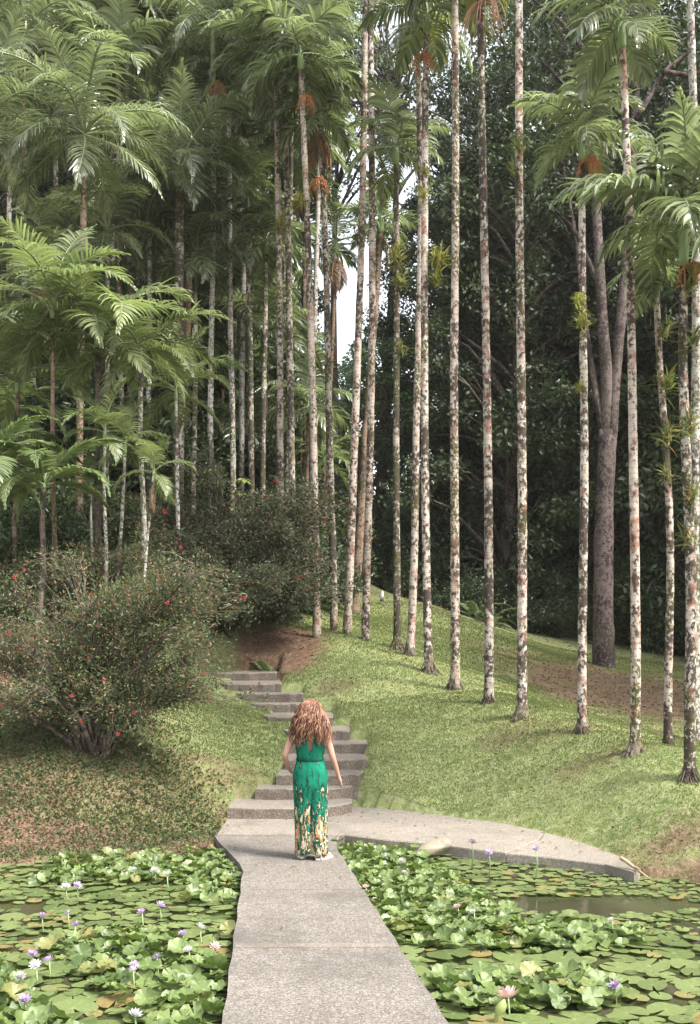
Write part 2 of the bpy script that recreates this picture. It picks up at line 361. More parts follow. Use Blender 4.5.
ctrl += [(-12, 11.5, .4), (-12, 20, 3.4), (-20, 30, 7), (-20, 45, 9), (-25, 80, 14), (0, 45, 4.6), (0, 80, 9), (15, 45, 3), (30, 80, 8), (15, 25, .8), (10, 11, .5),
         (25, 25, 1.5), (25, 12, .8), (-25, 12, 1.5), (30, 50, 4), (-8, 13, .75), (7, 12.5, .8), (7, 17, .8), (0, -20, .4), (-25, -20, .4), (25, -20, .4), (60, 140, 12), (-60, 140, 18), (60, 0, 1), (-60, 0, 2)]
ctrl = np.array(ctrl)
def phi(r): return np.sqrt(r * r + .8)
_d = np.linalg.norm(ctrl[:, None, :2] - ctrl[None, :, :2], axis=-1)
_w = np.linalg.solve(phi(_d) - np.eye(len(ctrl)) * .06, ctrl[:, 2] - 1.0)
EX = np.array([-60, -12, -3.8, -2.6, -1.62, -1.35, -.4, .9, 2.0, 2.55, 2.92, 3.5, 5, 12, 60]); EY = np.array([10.0, 10.9, 11.6, 11.9, 12.15, 12.95, 13.1, 12.95, 12.15, 11.55, 11.1, 10.9, 10.6, 10.2, 10])
def sines(x, y, s):
    return (np.sin(x * 1.7 * s + 1.3 * np.sin(y * 1.1 * s)) + np.sin(y * 2.3 * s + 1.7 * np.sin(x * .9 * s) + 2) + .6 * np.sin((x + y) * 3.7 * s + 1) * np.sin((x - y) * 2.9 * s)) / 2.6
def smooth(t): t = np.clip(t, 0, 1); return t * t * (3 - 2 * t)
def edge(x): return np.interp(x, EX, EY) + .06 * np.sin(x * 5.1) + .04 * np.sin(x * 11.7 + 1)
def ground(x, y):
    x = np.atleast_1d(np.asarray(x, float)); y = np.atleast_1d(np.asarray(y, float))
    z = np.empty(len(x))
    for a in range(0, len(x), 20000):
        s_ = slice(a, a + 20000)
        d = np.hypot(x[s_, None] - ctrl[None, :, 0], y[s_, None] - ctrl[None, :, 1])
        z[s_] = 1.0 + phi(d) @ _w
    z += .035 * sines(x, y, 1.0) + .018 * sines(x + 5, y - 3, 3.1) + .008 * sines(x, y, 9.0)
    z = np.maximum(z, .06)
    d = np.minimum(np.minimum(edge(x) - y, y + 4), 13 - np.abs(x))
    t = smooth(d / .4)
    z = z * (1 - t) + (-.7) * t
    for pl in LOW: k = inpoly(x, y, pl); z[k] = np.minimum(z[k], .095)
    # sink under the steps
    for i, (l, r_, py, D) in enumerate(STEPS):
        D2 = STEPS[i + 1][3] if i + 1 < len(STEPS) else D + .9
        k = (y > D - .05) & (y < D2 + .12)
        xl = PX(l, D); xr = PX(r_, D)
        k &= (x > xl + .02) & (x < xr - .02)
        z[k] = np.minimum(z[k], .12 + .14 * (i + 1) - .12)
    return z
def gz(x, y): return float(ground([x], [y])[0])

def axis(dense0, dense1, step, lo, hi, g=1.16):
    a = list(np.arange(dense0, dense1, step)); s = step; v = a[0]; left = []
    while v > lo: s *= g; v -= s; left.append(v)
    s = step; v = a[-1]; right = []
    while v < hi: s *= g; v += s; right.append(v)
    return np.array(left[::-1] + a + right)
gx = axis(-7.5, 7.0, .09, -140, 140); gy = axis(10.4, 27, .09, -60, 230)
XX, YY = np.meshgrid(gx, gy); X1 = XX.ravel(); Y1 = YY.ravel(); Z1 = ground(X1, Y1)
def blob(x, y, pts):
    s = np.zeros(len(x))
    for (cx, cy, rx, ry, a) in pts: s = np.maximum(s, a * (1 - smooth((np.hypot((x - cx) / rx, (y - cy) / ry) - .5) / .9)))
    return s
def B(px, py, D, rx, ry, a): p = P(px, py, D); return (p.x, p.y, rx, ry, a)
SOIL = [B(60, 840, 12.4, 3.2, .55, 1.0), B(0, 650, 17.8, 1.3, 2.5, .85), B(640, 690, 23, 3.2, 4.5, .85), B(560, 670, 26, 3.0, 1.6, .6), B(280, 645, 21.5, 1.0, 1.7, 1.0), B(690, 740, 16.5, 1.2, 1.8, .7),
        B(510, 740, 15.7, .6, .35, .5), B(560, 735, 15.2, .7, .4, .45), B(610, 765, 13.8, .9, .45, .45), B(690, 840, 11.4, .9, .3, .75), B(340, 690, 18.8, .5, .4, .55), B(120, 780, 13.8, 1.8, .8, .65), B(-60, 800, 13.2, 2.2, 1.2, .8),
        B(210, 765, 14.8, .9, .45, .55), B(90, 742, 14.4, 1.1, .7, .75), (0, 48, 60, 14, .9), (0, 70, 90, 25, .95), (-12, 28, 9, 8, .95), (0, 5, 30, 6.3, .9), (15, 25, 8, 9, .9), (2, 34, 6, 5, .35)]
def soilf(x, y):
    e = np.interp(x, EX, EY); return np.maximum(blob(x, y, SOIL), (1 - smooth((y - e) / .35)) * .85)
mb = MB()
nx, ny = len(gx), len(gy)
i = np.arange(ny - 1)[:, None] * nx; j = np.arange(nx - 1)[None, :]
mb.add(np.stack([X1, Y1, Z1], 1), np.stack([i + j, i + j + 1, i + nx + j + 1, i + nx + j], -1).reshape(-1, 4))
S1 = soilf(X1, Y1)
tag(obj('ground', mb.mesh('ground', M['ground'], vattrs={'soil': S1, 'worn': S1 * 0})), kind='structure')
# pond
mb = MB(); mb.add([(-13.5, -4.6, 0), (13.5, -4.6, 0), (13.5, 13.2, 0), (-13.5, 13.2, 0)], [[0, 1, 2, 3]])
tag(obj('pond_water', mb.mesh('water', M['water'])), kind='structure')

# ------------------------------------------------------------------ path
def prism(mb, poly, z0, z1, mi=0, bev=.012):
    n = len(poly); poly = np.asarray(poly, float); c = poly.mean(0)
    inn = poly + unit(c - poly) * bev
    V = np.vstack([np.c_[poly, np.full(n, z0)], np.c_[poly, np.full(n, z1 - bev)], np.c_[inn, np.full(n, z1)]])
    Q = []
    for a in range(n):
        b_ = (a + 1) % n; Q += [[a, b_, n + b_, n + a], [n + a, n + b_, 2 * n + b_, 2 * n + a]]
    mb.add(V, Q, None, .5, mi)
    return 2 * n
def ngon_obj(name, poly, z0, z1, mt, parent=None, bev=.012):
    import bmesh
    mb = MB(); st = prism(mb, poly, z0, z1, 0, bev); me = mb.mesh(name, mt, smooth=False)
    bm = bmesh.new(); bm.from_mesh(me); bm.verts.ensure_lookup_table()
    f = bm.faces.new([bm.verts[st + k] for k in range(len(poly))]); bmesh.ops.recalc_face_normals(bm, faces=bm.faces)
    bmesh.ops.triangulate(bm, faces=[f]); bm.to_mesh(me); bm.free()
    return obj(name, me, parent)
lx = lambda y: -.33 - .067 * y; rx = lambda y: 1.556 - .1424 * y
# wandering, slightly chipped edges
walk_poly = [(rx(y) + .008 * math.sin(y * 9), y) for y in np.linspace(-4.2, 11.7, 60)] + ppz([(336, 845), (340, 835.5)]) + ppz([(214.5, 835.5), (219, 842), (226, 849), (234, 857), (240, 864)]) + \
            [(lx(y) + .008 * math.sin(y * 7 + 1), y) for y in np.linspace(10.8, -4.2, 55)]
tag(ngon_obj('walkway', walk_poly, -.55, .12, M['walk']), kind='structure')
tag(ngon_obj('path', slab1, -.5, .125, M['slab']), kind='structure')
tag(ngon_obj('path', slab2, -.5, .118, M['slab']), kind='structure')
# slightly paler bands across the walkway
for py, w in ((889, .02), (947, .10)):
    y = PZ(300, py, .124).y
    poly = [(lx(y) + .02, y), (rx(y) - .02, y), (rx(y + w) - .02, y + w), (lx(y + w) + .02, y + w)]
    tag(ngon_obj('path_band', poly, .08, .124, M['pale_band'], bev=.002), kind='structure')
st = empty('garden_steps', (0, 14, .1)); tag(st, 'flight of low concrete steps climbing left through the lawn behind the woman', 'steps')
for i, (l, r_, py, D) in enumerate(STEPS):
    z = .12 + .14 * (i + 1)
    last = i + 1 == len(STEPS)
    l2, r2, _, D2 = STEPS[i + 1] if not last else (185, 262, 0, D + 1.0)
    xl, xr = PX(l, D), PX(r_, D); xl2, xr2 = PX(l2, D2), PX(r2, D2)
    bl = min(xl, xl2) if not last else xl2; br = max(xr, xr2) if i else xr
    n = 9; fr = []
    bow = .10 if i < 2 else .03
    for k in range(n + 1):
        t = k / n; dy = -bow * 0
        if i == 0: dy = .45 * max(0, t - .6) ** 2 / .16
        if i == 1: dy = .2 * max(0, t - .7) ** 2 / .09
        fr.append((xl + (xr - xl) * t, D + dy + .012 * math.sin(k * 2.3 + i)))
    poly = fr + [(br, D2 + .12), (bl, D2 + .12)]
    poly = [(x, y - 14) for x, y in poly]
    o = ngon_obj('step', poly, z - .42 - .1, z - .1, M['slab'], st, .015); o.data.materials.append(M['riser_shade'])
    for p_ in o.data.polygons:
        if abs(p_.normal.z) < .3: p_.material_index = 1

# ------------------------------------------------------------------ sheltered things: polygon masks
def onpath(x, y):
    k = inpoly(x, y, walk_poly) | inpoly(x, y, slab1) | inpoly(x, y, slab2)
    for i, (l, r_, py, D) in enumerate(STEPS):
        D2 = STEPS[i + 1][3] if i + 1 < len(STEPS) else D + 1
        k |= (y > D) & (y < D2 + .05) & (x > PX(l, D)) & (x < PX(r_, D))
    return k

# ------------------------------------------------------------------ grass and litter
def scatter(n, x0, x1, y0, y1):
    x = rng.uniform(x0, x1, n); y = rng.uniform(y0, y1, n)
    k = (y > edge(x) - .08) & ~onpath(x, y); return x[k], y[k]
def field(n, reg, keep, size, width, mt, name, label, cat, tilt=.5, up=1.0, lift=0, flat=False, tintf=None):
    xs, ys = [], []
    for (fr, *r_) in reg:
        x, y = scatter(int(n * fr), *r_); xs.append(x); ys.append(y)
    x = np.concatenate(xs); y = np.concatenate(ys); s = soilf(x, y) + .25 * sines(x * 2, y * 2, 1)
    k = keep(x, y, s); x = x[k]; y = y[k]; z = ground(x, y) + lift
    k = z > .015; x, y, z = x[k], y[k], z[k]
    N = len(x); d = rng.standard_normal((N, 3)) * tilt; d[:, 2] = up if not flat else rng.uniform(.0, .35, N)
    sz = size * rng.uniform(.6, 1.3, N) * np.clip(y / 16, .8, 1.5)
    mb = MB(); leaves(mb, np.stack([x, y, z - .004], 1), d, sz, width, tint=(tintf(x, y) if tintf else None))
    o = obj(name, mb.mesh(name, mt, smooth=False)); tag(o, label, cat, kind='stuff'); return o
gt = lambda x, y: np.clip(.42 + .28 * sines(x, y, .8) + .12 * rng.standard_normal(len(x)), 0, 1)
field(420000, [(.55, -6, 5, 11, 18), (.45, -6, 9, 18, 30)], lambda x, y, s: (s < .5 + .3 * rng.random(len(x))) & ~((x < -1.9) & (y > 18.5)), .030, .30, M['grass'], 'grass', 'short mossy lawn grass covering the slopes around the steps and palms', 'grass', .5, 1, tintf=gt)
field(45000, [(.6, -6.5, 5, 11, 18), (.4, -6, 10, 18, 32)], lambda x, y, s: rng.random(len(x)) < np.clip(s * .8 + .05, .05, 1), .045, .5, M['litter'], 'leaf_litter', 'tan and brown fallen leaves scattered over lawn and bare soil', 'fallen leaves', 1, flat=True, lift=.012)
field(70000, [(1, -7, -1.2, 11.6, 16)], lambda x, y, s: (rng.random(len(x)) < np.where(y < 12.35, .55, .85) * np.clip(1.25 - np.abs(s - .35), .1, 1)) & (x < -1.5 - .12 * (y - 12) - .45 * np.maximum(y - 13.6, 0) + .35 * sines(x * 1.5, y * 1.5, 1) + .3 * rng.standard_normal(len(x))), .055, .6, M['ground_cover'], 'ground_cover', 'low small-leaved ground cover on the bank below the flowering shrub', 'ground cover', .8, .55, lift=.01)

N_ = 150; x = rng.uniform(-1.9, 2.8, N_ * 12); y = rng.uniform(7, 14.4, N_ * 12)
k = inpoly(x, y, walk_poly) | inpoly(x, y, slab1) | inpoly(x, y, slab2); k &= rng.random(len(x)) < np.where(y > 11, .22, .05)
x = x[k]; y = y[k]; d = rng.standard_normal((len(x), 3)); d[:, 2] = .06
mb = MB(); leaves(mb, np.stack([x, y, np.full(len(x), .132)], 1), d, rng.uniform(.02, .06, len(x)), .5, up=np.tile([0, 0, 1.0], (len(x), 1)))
tag(obj('path_litter', mb.mesh('path_litter', M['litter'], smooth=False)), 'few dry leaves fallen on the concrete walkway and slab', 'fallen leaves', kind='stuff')
# ------------------------------------------------------------------ fronds
def frond_mesh(name, L_, e0, droop, n=46, lmax=.55, wmax=.055, mt=None, hang=.9, dih=.25, pet=.12, stiff=1.0, tip=.5, seed=0, stalk=.014, ragged=.08, swirl=0):
    g = np.random.default_rng(seed); mb = MB()
    K = 22; t = np.linspace(0, 1, K); e = e0 - droop * t ** 1.25
    dx = np.cos(e) * L_ / (K - 1); dz = np.sin(e) * L_ / (K - 1)
    side = swirl * t ** 2
    R_ = np.stack([np.cumsum(dx) - dx[0], side, np.cumsum(dz) - dz[0]], 1)
    tube(mb, R_, np.linspace(stalk, stalk * .25, K), 5, .9)
    ts = np.linspace(pet, .995, n)
    for sgn in (-1, 1):
        for q, tt in enumerate(ts):
            tt = min(.999, tt + g.uniform(-.004, .004)); f = tt * (K - 1); i0 = int(f); fr = f - i0
            p = R_[i0] * (1 - fr) + R_[min(i0 + 1, K - 1)] * fr; ee = e0 - droop * tt ** 1.25
            T = np.array([math.cos(ee), 0, math.sin(ee)]); N_ = np.array([-math.sin(ee), 0, math.cos(ee)]); S = np.array([0, sgn, 0])
            u = max(0.0, (tt - pet) / (1 - pet))
            ln = lmax * (math.sin(math.pi * min(1, .14 + .86 * u) ** .85) * .75 + .28 * (1 - u)) * (1 + g.normal() * ragged)
            ln = max(ln, lmax * .16)
            a = R(22) + u ** 1.4 * R(50)
            d = S * math.cos(a) + T * math.sin(a) + N_ * (dih + g.normal() * .08); d /= np.linalg.norm(d)
            ns = 4; w = wmax * (.7 + .3 * math.sin(math.pi * u)); pts = [p]; dd = d.copy()
            hg = hang * (1 + .25 * g.normal())
            for k in range(ns):
                dd = dd + np.array([0, 0, -hg * (k + .5) / ns * .55 * stiff]); dd /= np.linalg.norm(dd); pts.append(pts[-1] + dd * ln / ns)
            pts = np.array(pts); tang = unit(np.gradient(pts, axis=0))
            W = unit(np.cross(tang, np.cross(T, tang) + 1e-4)); W = unit(W * 1.0 + g.normal(size=3) * .12)
            nr = np.cross(tang, W)
            ww = w * np.array([.35, 1, .95, .62, .04]) * .5
            V = np.concatenate([pts + W * ww[:, None], pts - nr * ww[:, None] * .5 * sgn * 0 - np.array([0, 0, 1]) * ww[:, None] * .45, pts - W * ww[:, None]])
            Q = []
            for k in range(ns):
                Q += [[k, k + 1, 6 + k, 5 + k], [5 + k, 6 + k, 11 + k, 10 + k]]
            mb.add(V, Q, None, float(np.clip(.5 + g.normal() * .22, 0, 1)))
    return mb.mesh(name, mt, smooth=True)

FR = {}
def frset(key, mt, L_, lmax, wmax, n, hang, dih):
    FR[key] = []
    for (e0, dr, nm) in ((80, 48, 'up'), (62, 90, 'a'), (42, 105, 'b'), (15, 98, 'c'), (-20, 62, 'd')):
        for s in range(2):
            FR[key].append(frond_mesh('frond_' + key, L_, R(e0 + 4 * s), R(dr - 8 * s), n, lmax, wmax, mt, hang, dih, seed=hash((e0, s, len(key))) % 9999, swirl=(.12 if s else -.15) * L_))
frset('areca', M['frond'], 1.0, .46, .040, 27, 1.25, .25)
frset('long', M['frond'], 1.0, .33, .0155, 46, 1.15, .2)
frset('light', M['frond_light'], 1.0, .36, .027, 31, .9, .3)
frset('yellow', M['frond_yellow'], 1.0, .34, .038, 34, .9, .2)
frset('broad', M['frond_light'], 1.0, .48, .08, 26, .8, .15)
frset('fern', M['fern'], 1.0, .20, .03, 60, .35, .05)
DRY = [frond_mesh('dry_frond', 1.0, R(-55), R(40), 34, .38, .026, M['frond_dry'], 1.3, 0, seed=77 + s, swirl=.1) for s in range(2)]

def fruit_mesh(mt, seed, L_=.45, balls=True):
    g = np.random.default_rng(seed); mb = MB()
    for k in range(26):
        a = g.uniform(0, 6.28); el = g.uniform(-.1, .5); l = L_ * g.uniform(.6, 1)
        t = np.linspace(0, 1, 6); r = l * .75 * np.sin(t * 1.4) * math.cos(el)
        pts = np.stack([r * math.cos(a), r * math.sin(a), l * .3 * t - l * 1.3 * t ** 2], 1)
        tube(mb, pts, .006 if balls else .009, 4)
        if balls:
            for q in range(12):
                c = pts[2 + q % 4] + g.normal(size=3) * .022; s = .017
                V = c + s * np.array([(1, 0, 0), (-1, 0, 0), (0, 1, 0), (0, -1, 0), (0, 0, 1.3), (0, 0, -1.3)])
                mb.add(V, None, [(0, 2, 4), (2, 1, 4), (1, 3, 4), (3, 0, 4), (2, 0, 5), (1, 2, 5), (3, 1, 5), (0, 3, 5)])
    return mb.mesh('fruit_cluster', mt)
FRUIT = fruit_mesh(M['fruit'], 3); FRUIT_DRY = fruit_mesh(M['fruit_dry'], 4, .75, False)
ROOTS = []
for s in range(3):
    g = np.random.default_rng(s + 50); mb = MB()
    zz = np.linspace(-.15, .42, 9)
    tube(mb, np.stack([zz * 0, zz * 0, zz], 1), np.interp(zz, [-.15, 0, .12, .3, .42], [.19, .165, .14, .108, .082]), 14, lump=.13, sd=g)
    for k in range(34):
        a = g.uniform(0, 6.28); r0 = .09; r1 = g.uniform(.17, .34); h = g.uniform(.12, .38); t = np.linspace(0, 1, 6)
        rr = r0 + (r1 - r0) * t ** 1.6; pts = np.stack([rr * np.cos(a + .3 * t), rr * np.sin(a + .3 * t), h * (1 - t) - .06 * t], 1)
        tube(mb, pts, np.linspace(.016, .009, 6), 5, lump=.1, sd=g)
    ROOTS.append(mb.mesh('root_base', M['roots']))

def palm(bx, D, tx, ty, wpx, style, Lf, nf, label, by=None, tm='trunk', mid=None, fruit=None, dry=0, shaft=.6, roots=False, group='palms with slender lichen-spotted trunks', name='palm_tree', spread=None, tD=None, bias=None, cat='palm'):
    x = PX(bx, D); zb = gz(x, D)
    tD = tD or D
    top = P(tx, ty, tD); root = empty(name, (x, D, zb - .02)); tag(root, label, cat, group)
    rel = top - Vector((x, D, zb)); rel.z = max(rel.z, .6)
    r0 = wpx * .75 / 2 * D / F; sh = min(shaft * .8, rel.z * .25)
    g = np.random.default_rng(int(abs(bx) * 7 + D * 13) % 9999)
    n = max(20, int(rel.z / .14)); t = np.linspace(0, 1, n)
    pts = np.outer(t, np.array(rel))
    if mid:                                  # (px, py) the trunk also passes through
        mz = (CZ - (mid[1] - HY) * D / F - zb) / rel.z; off = (PX(mid[0], D) - x) - rel.x * mz
        pts[:, 0] += off * (t * (1 - t)) / max(mz * (1 - mz), .05)
    amp = .02 * g.uniform(.4, 1.5)
    pts[:, 0] += amp * np.sin(t * g.uniform(5, 9) + g.uniform(0, 6)) * t * (1 - t) * 4; pts[:, 1] += amp * 2 * np.sin(t * 5 + g.uniform(0, 6)) * t * (1 - t) * 4
    pts[0, 2] -= .1
    kk = int(n * (1 - sh / rel.z)); kk = min(max(kk, 3), n - 2)
    rad = r0 * np.interp(t, [0, .04, .15, 1], [1.2, 1.05, 1, .72])
    mb = MB(); tube(mb, pts[:kk + 1], rad[:kk + 1], 12, lump=.045, sd=g)
    if tm == 'trunk': tm = ('trunk', 'trunk_mossy', 'trunk_red')[int(abs(bx)) % 3]
    obj('trunk', mb.mesh('trunk', M[tm]), root)
    mb = MB(); u = np.linspace(0, 1, 8); sp = pts[kk] + np.outer(u, pts[-1] - pts[kk]); rk = rad[kk]
    tube(mb, sp, rk * np.array([1.02, 1.2, 1.22, 1.18, 1.1, 1.0, .9, .6]), 12, tint=.5)
    obj('crownshaft', mb.mesh('crownshaft', M['shaft']), root)
    if roots: obj('root_base', ROOTS[int(g.integers(3))], root, (0, 0, 0), (0, 0, g.uniform(0, 6.28)), r0 / .088 * g.uniform(.8, 1.05))
    hub = Vector(pts[-1]); hub.z -= .03
    fs = FR[style]; a0 = g.uniform(0, 6.28) if bias is None else bias
    for k in range(nf):
        age = k / max(1, nf - 1)
        age = age ** .85 if spread is None else spread[0] + (spread[1] - spread[0]) * age
        vi = min(4, int(age * 5)); me = fs[vi * 2 + int(g.integers(2))]
        az = a0 + k * 2.39996 + g.normal() * .12
        s = Lf * (.72 + .35 * math.sin(math.pi * min(.9, age + .1))) * g.uniform(.9, 1.1)
        obj('frond', me, root, hub - Vector((0, 0, .10 * age)), (g.normal() * .12, g.normal() * .08, az), s)
    for k in range(dry):
        obj('dry_frond', DRY[k % 2], root, hub - Vector((0, 0, sh * .9)), (g.normal() * .1, g.normal() * .15, g.uniform(0, 6.28)), Lf * g.uniform(.55, .85))
    if fruit:
        for (a, s, kind) in fruit:
            p = Vector(pts[kk]); q = P(a[0], a[1], D) - Vector((x, D, zb - .02))
            # fruit hangs from just below the shaft
            ft = min(max(q.z + .25 * s, .5), float(rel.z) - sh); ii = min(n - 1, int(np.searchsorted(pts[:, 2], ft)))
            c = Vector(pts[ii]); side = 1 if q.x > c.x else -1
            obj('fruit_cluster', FRUIT if kind == 'o' else FRUIT_DRY, root, (c.x + side * .08 * s, c.y - .10, c.z), (0, 0, g.uniform(0, 6)), s * .72)
    return root

RG = 'slender palms planted in a row along the lawn ridge'
kw = dict(roots=True, group=RG)
palm(690, 12.5, 684, 213, 15, 'areca', 1.5, 15, 'nearest palm at the right edge, reddish trunk, big root mound and wide low crown', fruit=[((700, 290), .8, 'o')], shaft=.75, spread=(0, .85), **kw)
palm(668, 14, 655, 262, 11, 'areca', .85, 9, 'thin palm second from the right edge with tufts of epiphytes on its upper trunk', mid=(664, 430), **kw)
palm(635, 13.5, 621, 12, 13, 'areca', 1.15, 12, 'palm third from the right edge, two pale hanging fronds at the top edge', mid=(633, 400), **kw)
palm(582, 15, 583, 128, 12, 'areca', 1.15, 13, 'palm with full round drooping crown above orange fruit in front of the forked tree', fruit=[((588, 178), .8, 'o')], **kw)
palm(522, 16, 519, -150, 12.5, 'areca', 1.3, 11, 'straight palm with mossy upper trunk, fifth of the row from the right edge', **kw)
palm(489, 17, 479, -42, 12, 'yellow', 1.0, 10, 'palm with a pink dried flower stalk hanging at the top of its trunk', mid=(486, 330), fruit=[((484, 30), 1.0, 'd')], **kw)
palm(455, 18.3, 455, -40, 12, 'areca', 1.35, 11, 'clean straight palm standing alone, next left of the pink flower stalk palm', **kw)
palm(429, 19.5, 427, 8, 11, 'areca', 1.5, 12, 'palm with yellow epiphytes on its trunk and an orange fruit bunch under the crown', mid=(424, 330), fruit=[((423, 75), .9, 'o')], **kw)
palm(410, 20.8, 417, 15, 10, 'yellow', 1.25, 9, 'palm leaning close beside the orange fruited one, its base to the left', mid=(419, 350), **kw)
palm(397, 21.5, 396, 142, 9.5, 'areca', 1.35, 11, 'shorter palm with a compact dark crown halfway up, ringed by yellow epiphytes', **kw)
palm(365, 22, 370, -100, 10, 'areca', 1.4, 9, 'tall palm of a close pair right of the bright sky gap', mid=(371, 300), group=RG)
palm(347, 22.5, 366, -70, 10.5, 'areca', 1.4, 9, 'tall palm leaning right across the bright sky gap above the steps', mid=(357, 380), group=RG)
palm(334, 23, 319, 105, 10, 'areca', 1.35, 14, 'palm left of the sky gap with red fruit and a hanging dry brown skirt', mid=(328, 350), fruit=[((319, 195), 1.1, 'o')], dry=7, group=RG)
palm(317, 22, 300, 48, 10, 'areca', 1.6, 13, 'palm at the grass edge beside the dark hollow, orange fruit below its crown', mid=(312, 380), fruit=[((303, 112), .9, 'o')], roots=False, group=RG)

GG = 'palms in the dense grove on the left'
def gp(*a, **k):
    k.setdefault('group', GG); a = list(a); a[7] += 4; return palm(*a, **k)
gp(295, 23.8, 283, -60, 9.5, 'areca', 1.6, 10, 'mossy palm rising out of the right end of the grey shrub', mid=(290, 380))
gp(281, 23.3, 276, 52, 9.5, 'areca', 1.9, 14, 'white trunked palm with a large bright crown near the top centre left', mid=(279, 300))
gp(253, 25, 246, 178, 8, 'light', 1.35, 10, 'slim palm with a small yellow green drooping crown halfway up', mid=(251, 400))
gp(233, 26, 228, 72, 8, 'areca', 1.7, 12, 'palm with straight pale trunk left of the small drooping yellow green crown', mid=(231, 300), tm='trunk_pale')
gp(211, 25, 213, 22, 8, 'long', 2.2, 13, 'palm with pale blue green crownshaft and orange flower spray near the top', tm='trunk_pale', fruit=[((223, 72), 1.1, 'o')], shaft=1.8)
gp(178, 24, 180, 160, 15, 'long', 2.2, 15, 'thickest patchy trunked palm of the grove, long arching fronds to both sides', tm='trunk', shaft=.8)
gp(187, 27, 189, 40, 10, 'long', 2.2, 12, 'brown trunked palm directly behind the thickest grove trunk', tm='trunk_brown')
gp(79, 22, 84, 128, 10, 'long', 2.35, 17, 'palm with huge feathery crown and yellow green crownshaft in the upper left', tm='trunk_brown', shaft=.7)
gp(140, 28, 138, 30, 8, 'long', 2.2, 12, 'right palm of the white trunked pair in the grove', tm='trunk_pale')
gp(131, 27, 128, -15, 8, 'areca', 2.0, 12, 'left palm of the white trunked pair in the grove', tm='trunk_pale')
gp(114, 30, 112, 85, 7, 'areca', 2.0, 11, 'thin palm just left of the white trunked pair', tm='trunk_pale')
gp(57, 28, 55, 60, 8, 'long', 2.4, 13, 'white trunked palm behind the fern on the far left', tm='trunk_pale')
gp(22, 26, 25, 30, 8, 'long', 2.5, 14, 'palm near the left edge with fronds fanning over the upper left corner', tm='trunk_brown')
gp(-20, 23, -15, 120, 9, 'long', 2.5, 14, 'palm mostly outside the left edge, only its fronds reaching in', tm='trunk_brown')
gp(42, 32, 40, 180, 6, 'areca', 2.0, 10, 'dim thin palm in the back of the grove left of the huge feathery crown', tm='trunk_brown')
gp(97, 32, 97, 215, 7, 'areca', 1.9, 10, 'dim palm in the back of the grove right of the huge feathery crown', tm='trunk_pale')
gp(160, 32, 158, 110, 7, 'areca', 2.2, 11, 'dim palm in the back between white pair and thickest trunk', tm='trunk_brown')
gp(200, 33, 202, 130, 6, 'areca', 2.2, 11, 'thin back palm between the brown trunk and the pale crownshaft palm', tm='trunk_brown')
gp(222, 34, 222, 190, 6, 'areca', 2.0, 10, 'low crowned back palm behind the pale straight trunk', tm='trunk_pale')
gp(243, 31, 256, 30, 6, 'long', 2.3, 12, 'thin back palm with tall crown behind the small drooping crown', tm='trunk_brown')
gp(266, 30, 262, 120, 7, 'areca', 2.0, 11, 'dark back palm left of the white trunk with bright crown', tm='trunk_brown')
gp(275, 27, 288, 140, 6, 'areca', 1.8, 11, 'thin back palm whose crown hangs behind the mossy trunk', tm='trunk_pale')
gp(303, 29, 306, 160, 7, 'areca', 1.9, 12, 'back palm behind the red fruited palm, dark drooping crown', tm='trunk_brown', dry=2)
gp(322, 30, 336, 238, 6, 'long', 1.7, 6, 'palm whose long fronds hang across the bright sky gap', tm='trunk_brown', dry=3)
gp(354, 27, 381, 215, 12, 'areca', 1.2, 7, 'thick brown smooth trunk right behind the close pair at the sky gap', tm='trunk_brown', dry=2)
gp(695, 15.5, 687, -120, 13, 'areca', 1.3, 8, 'tall ringed pale palm rising above the big crown at the right edge', mid=(696, 420), tm='trunk_pale', group=RG)
XG = 'slender pale palms crowded through the grove'
for (px, D, tx, ty, sty, Lf, tm_, lab) in [(8, 27, 10, 80, 'long', 2.0, 'trunk_pale', 'pale palm hugging the left edge, crown in the upper left corner'), (33, 25, 34, 255, 'areca', 1.5, 'trunk_pale', 'pale slim palm a little in from the left edge, crown below the huge feathery one'),
    (68, 26, 66, 235, 'areca', 1.5, 'trunk_pale', 'pale palm with mid height crown just under the huge feathery crown'), (106, 24, 108, 225, 'long', 1.8, 'trunk', 'mottled palm with long fronds hanging below right of the huge feathery crown'), (122, 25, 118, 60, 'areca', 1.6, 'trunk', 'mottled slim palm left of the white pair, bright crown near the top'),
    (148, 25, 150, 205, 'areca', 1.7, 'trunk_pale', 'pale palm right of the white pair with wide bright crown'), (152, 29, 160, 10, 'long', 2.1, 'trunk_pale', 'tall pale palm between white pair and thickest trunk, crown at the top edge'), (170, 28, 168, 300, 'areca', 1.4, 'trunk_pale', 'pale palm with low crown before the thickest trunk'),
    (193, 25, 196, 245, 'areca', 1.6, 'trunk', 'mottled palm with drooping crown beside the blue green crownshaft'), (206, 29, 200, 345, 'long', 1.7, 'trunk_pale', 'pale thin palm with low crown right of the thickest trunk'), (226, 29, 236, 290, 'areca', 1.7, 'trunk_pale', 'pale thin palm with crown under the orange flower spray'),
    (242, 27, 244, -10, 'areca', 1.7, 'trunk_pale', 'tall pale palm left of the large bright crown, its own crown at the top edge'), (262, 25, 266, 235, 'areca', 1.4, 'trunk', 'mottled palm with mid height crown hanging left of the mossy trunk'), (286, 26, 292, 95, 'areca', 1.5, 'trunk', 'mottled palm with crown between bright crown and red fruit'),
    (309, 26, 322, 30, 'areca', 1.6, 'trunk_pale', 'tall pale palm with crown high over the left side of the sky gap')]:
    palm(px, D, tx, ty, 7.5, sty, Lf, 14, lab, tm=tm_, group=XG, dry=(1 if px % 3 == 0 else 0))
UG = 'low dark fronded palms filling the grove between the trunks'
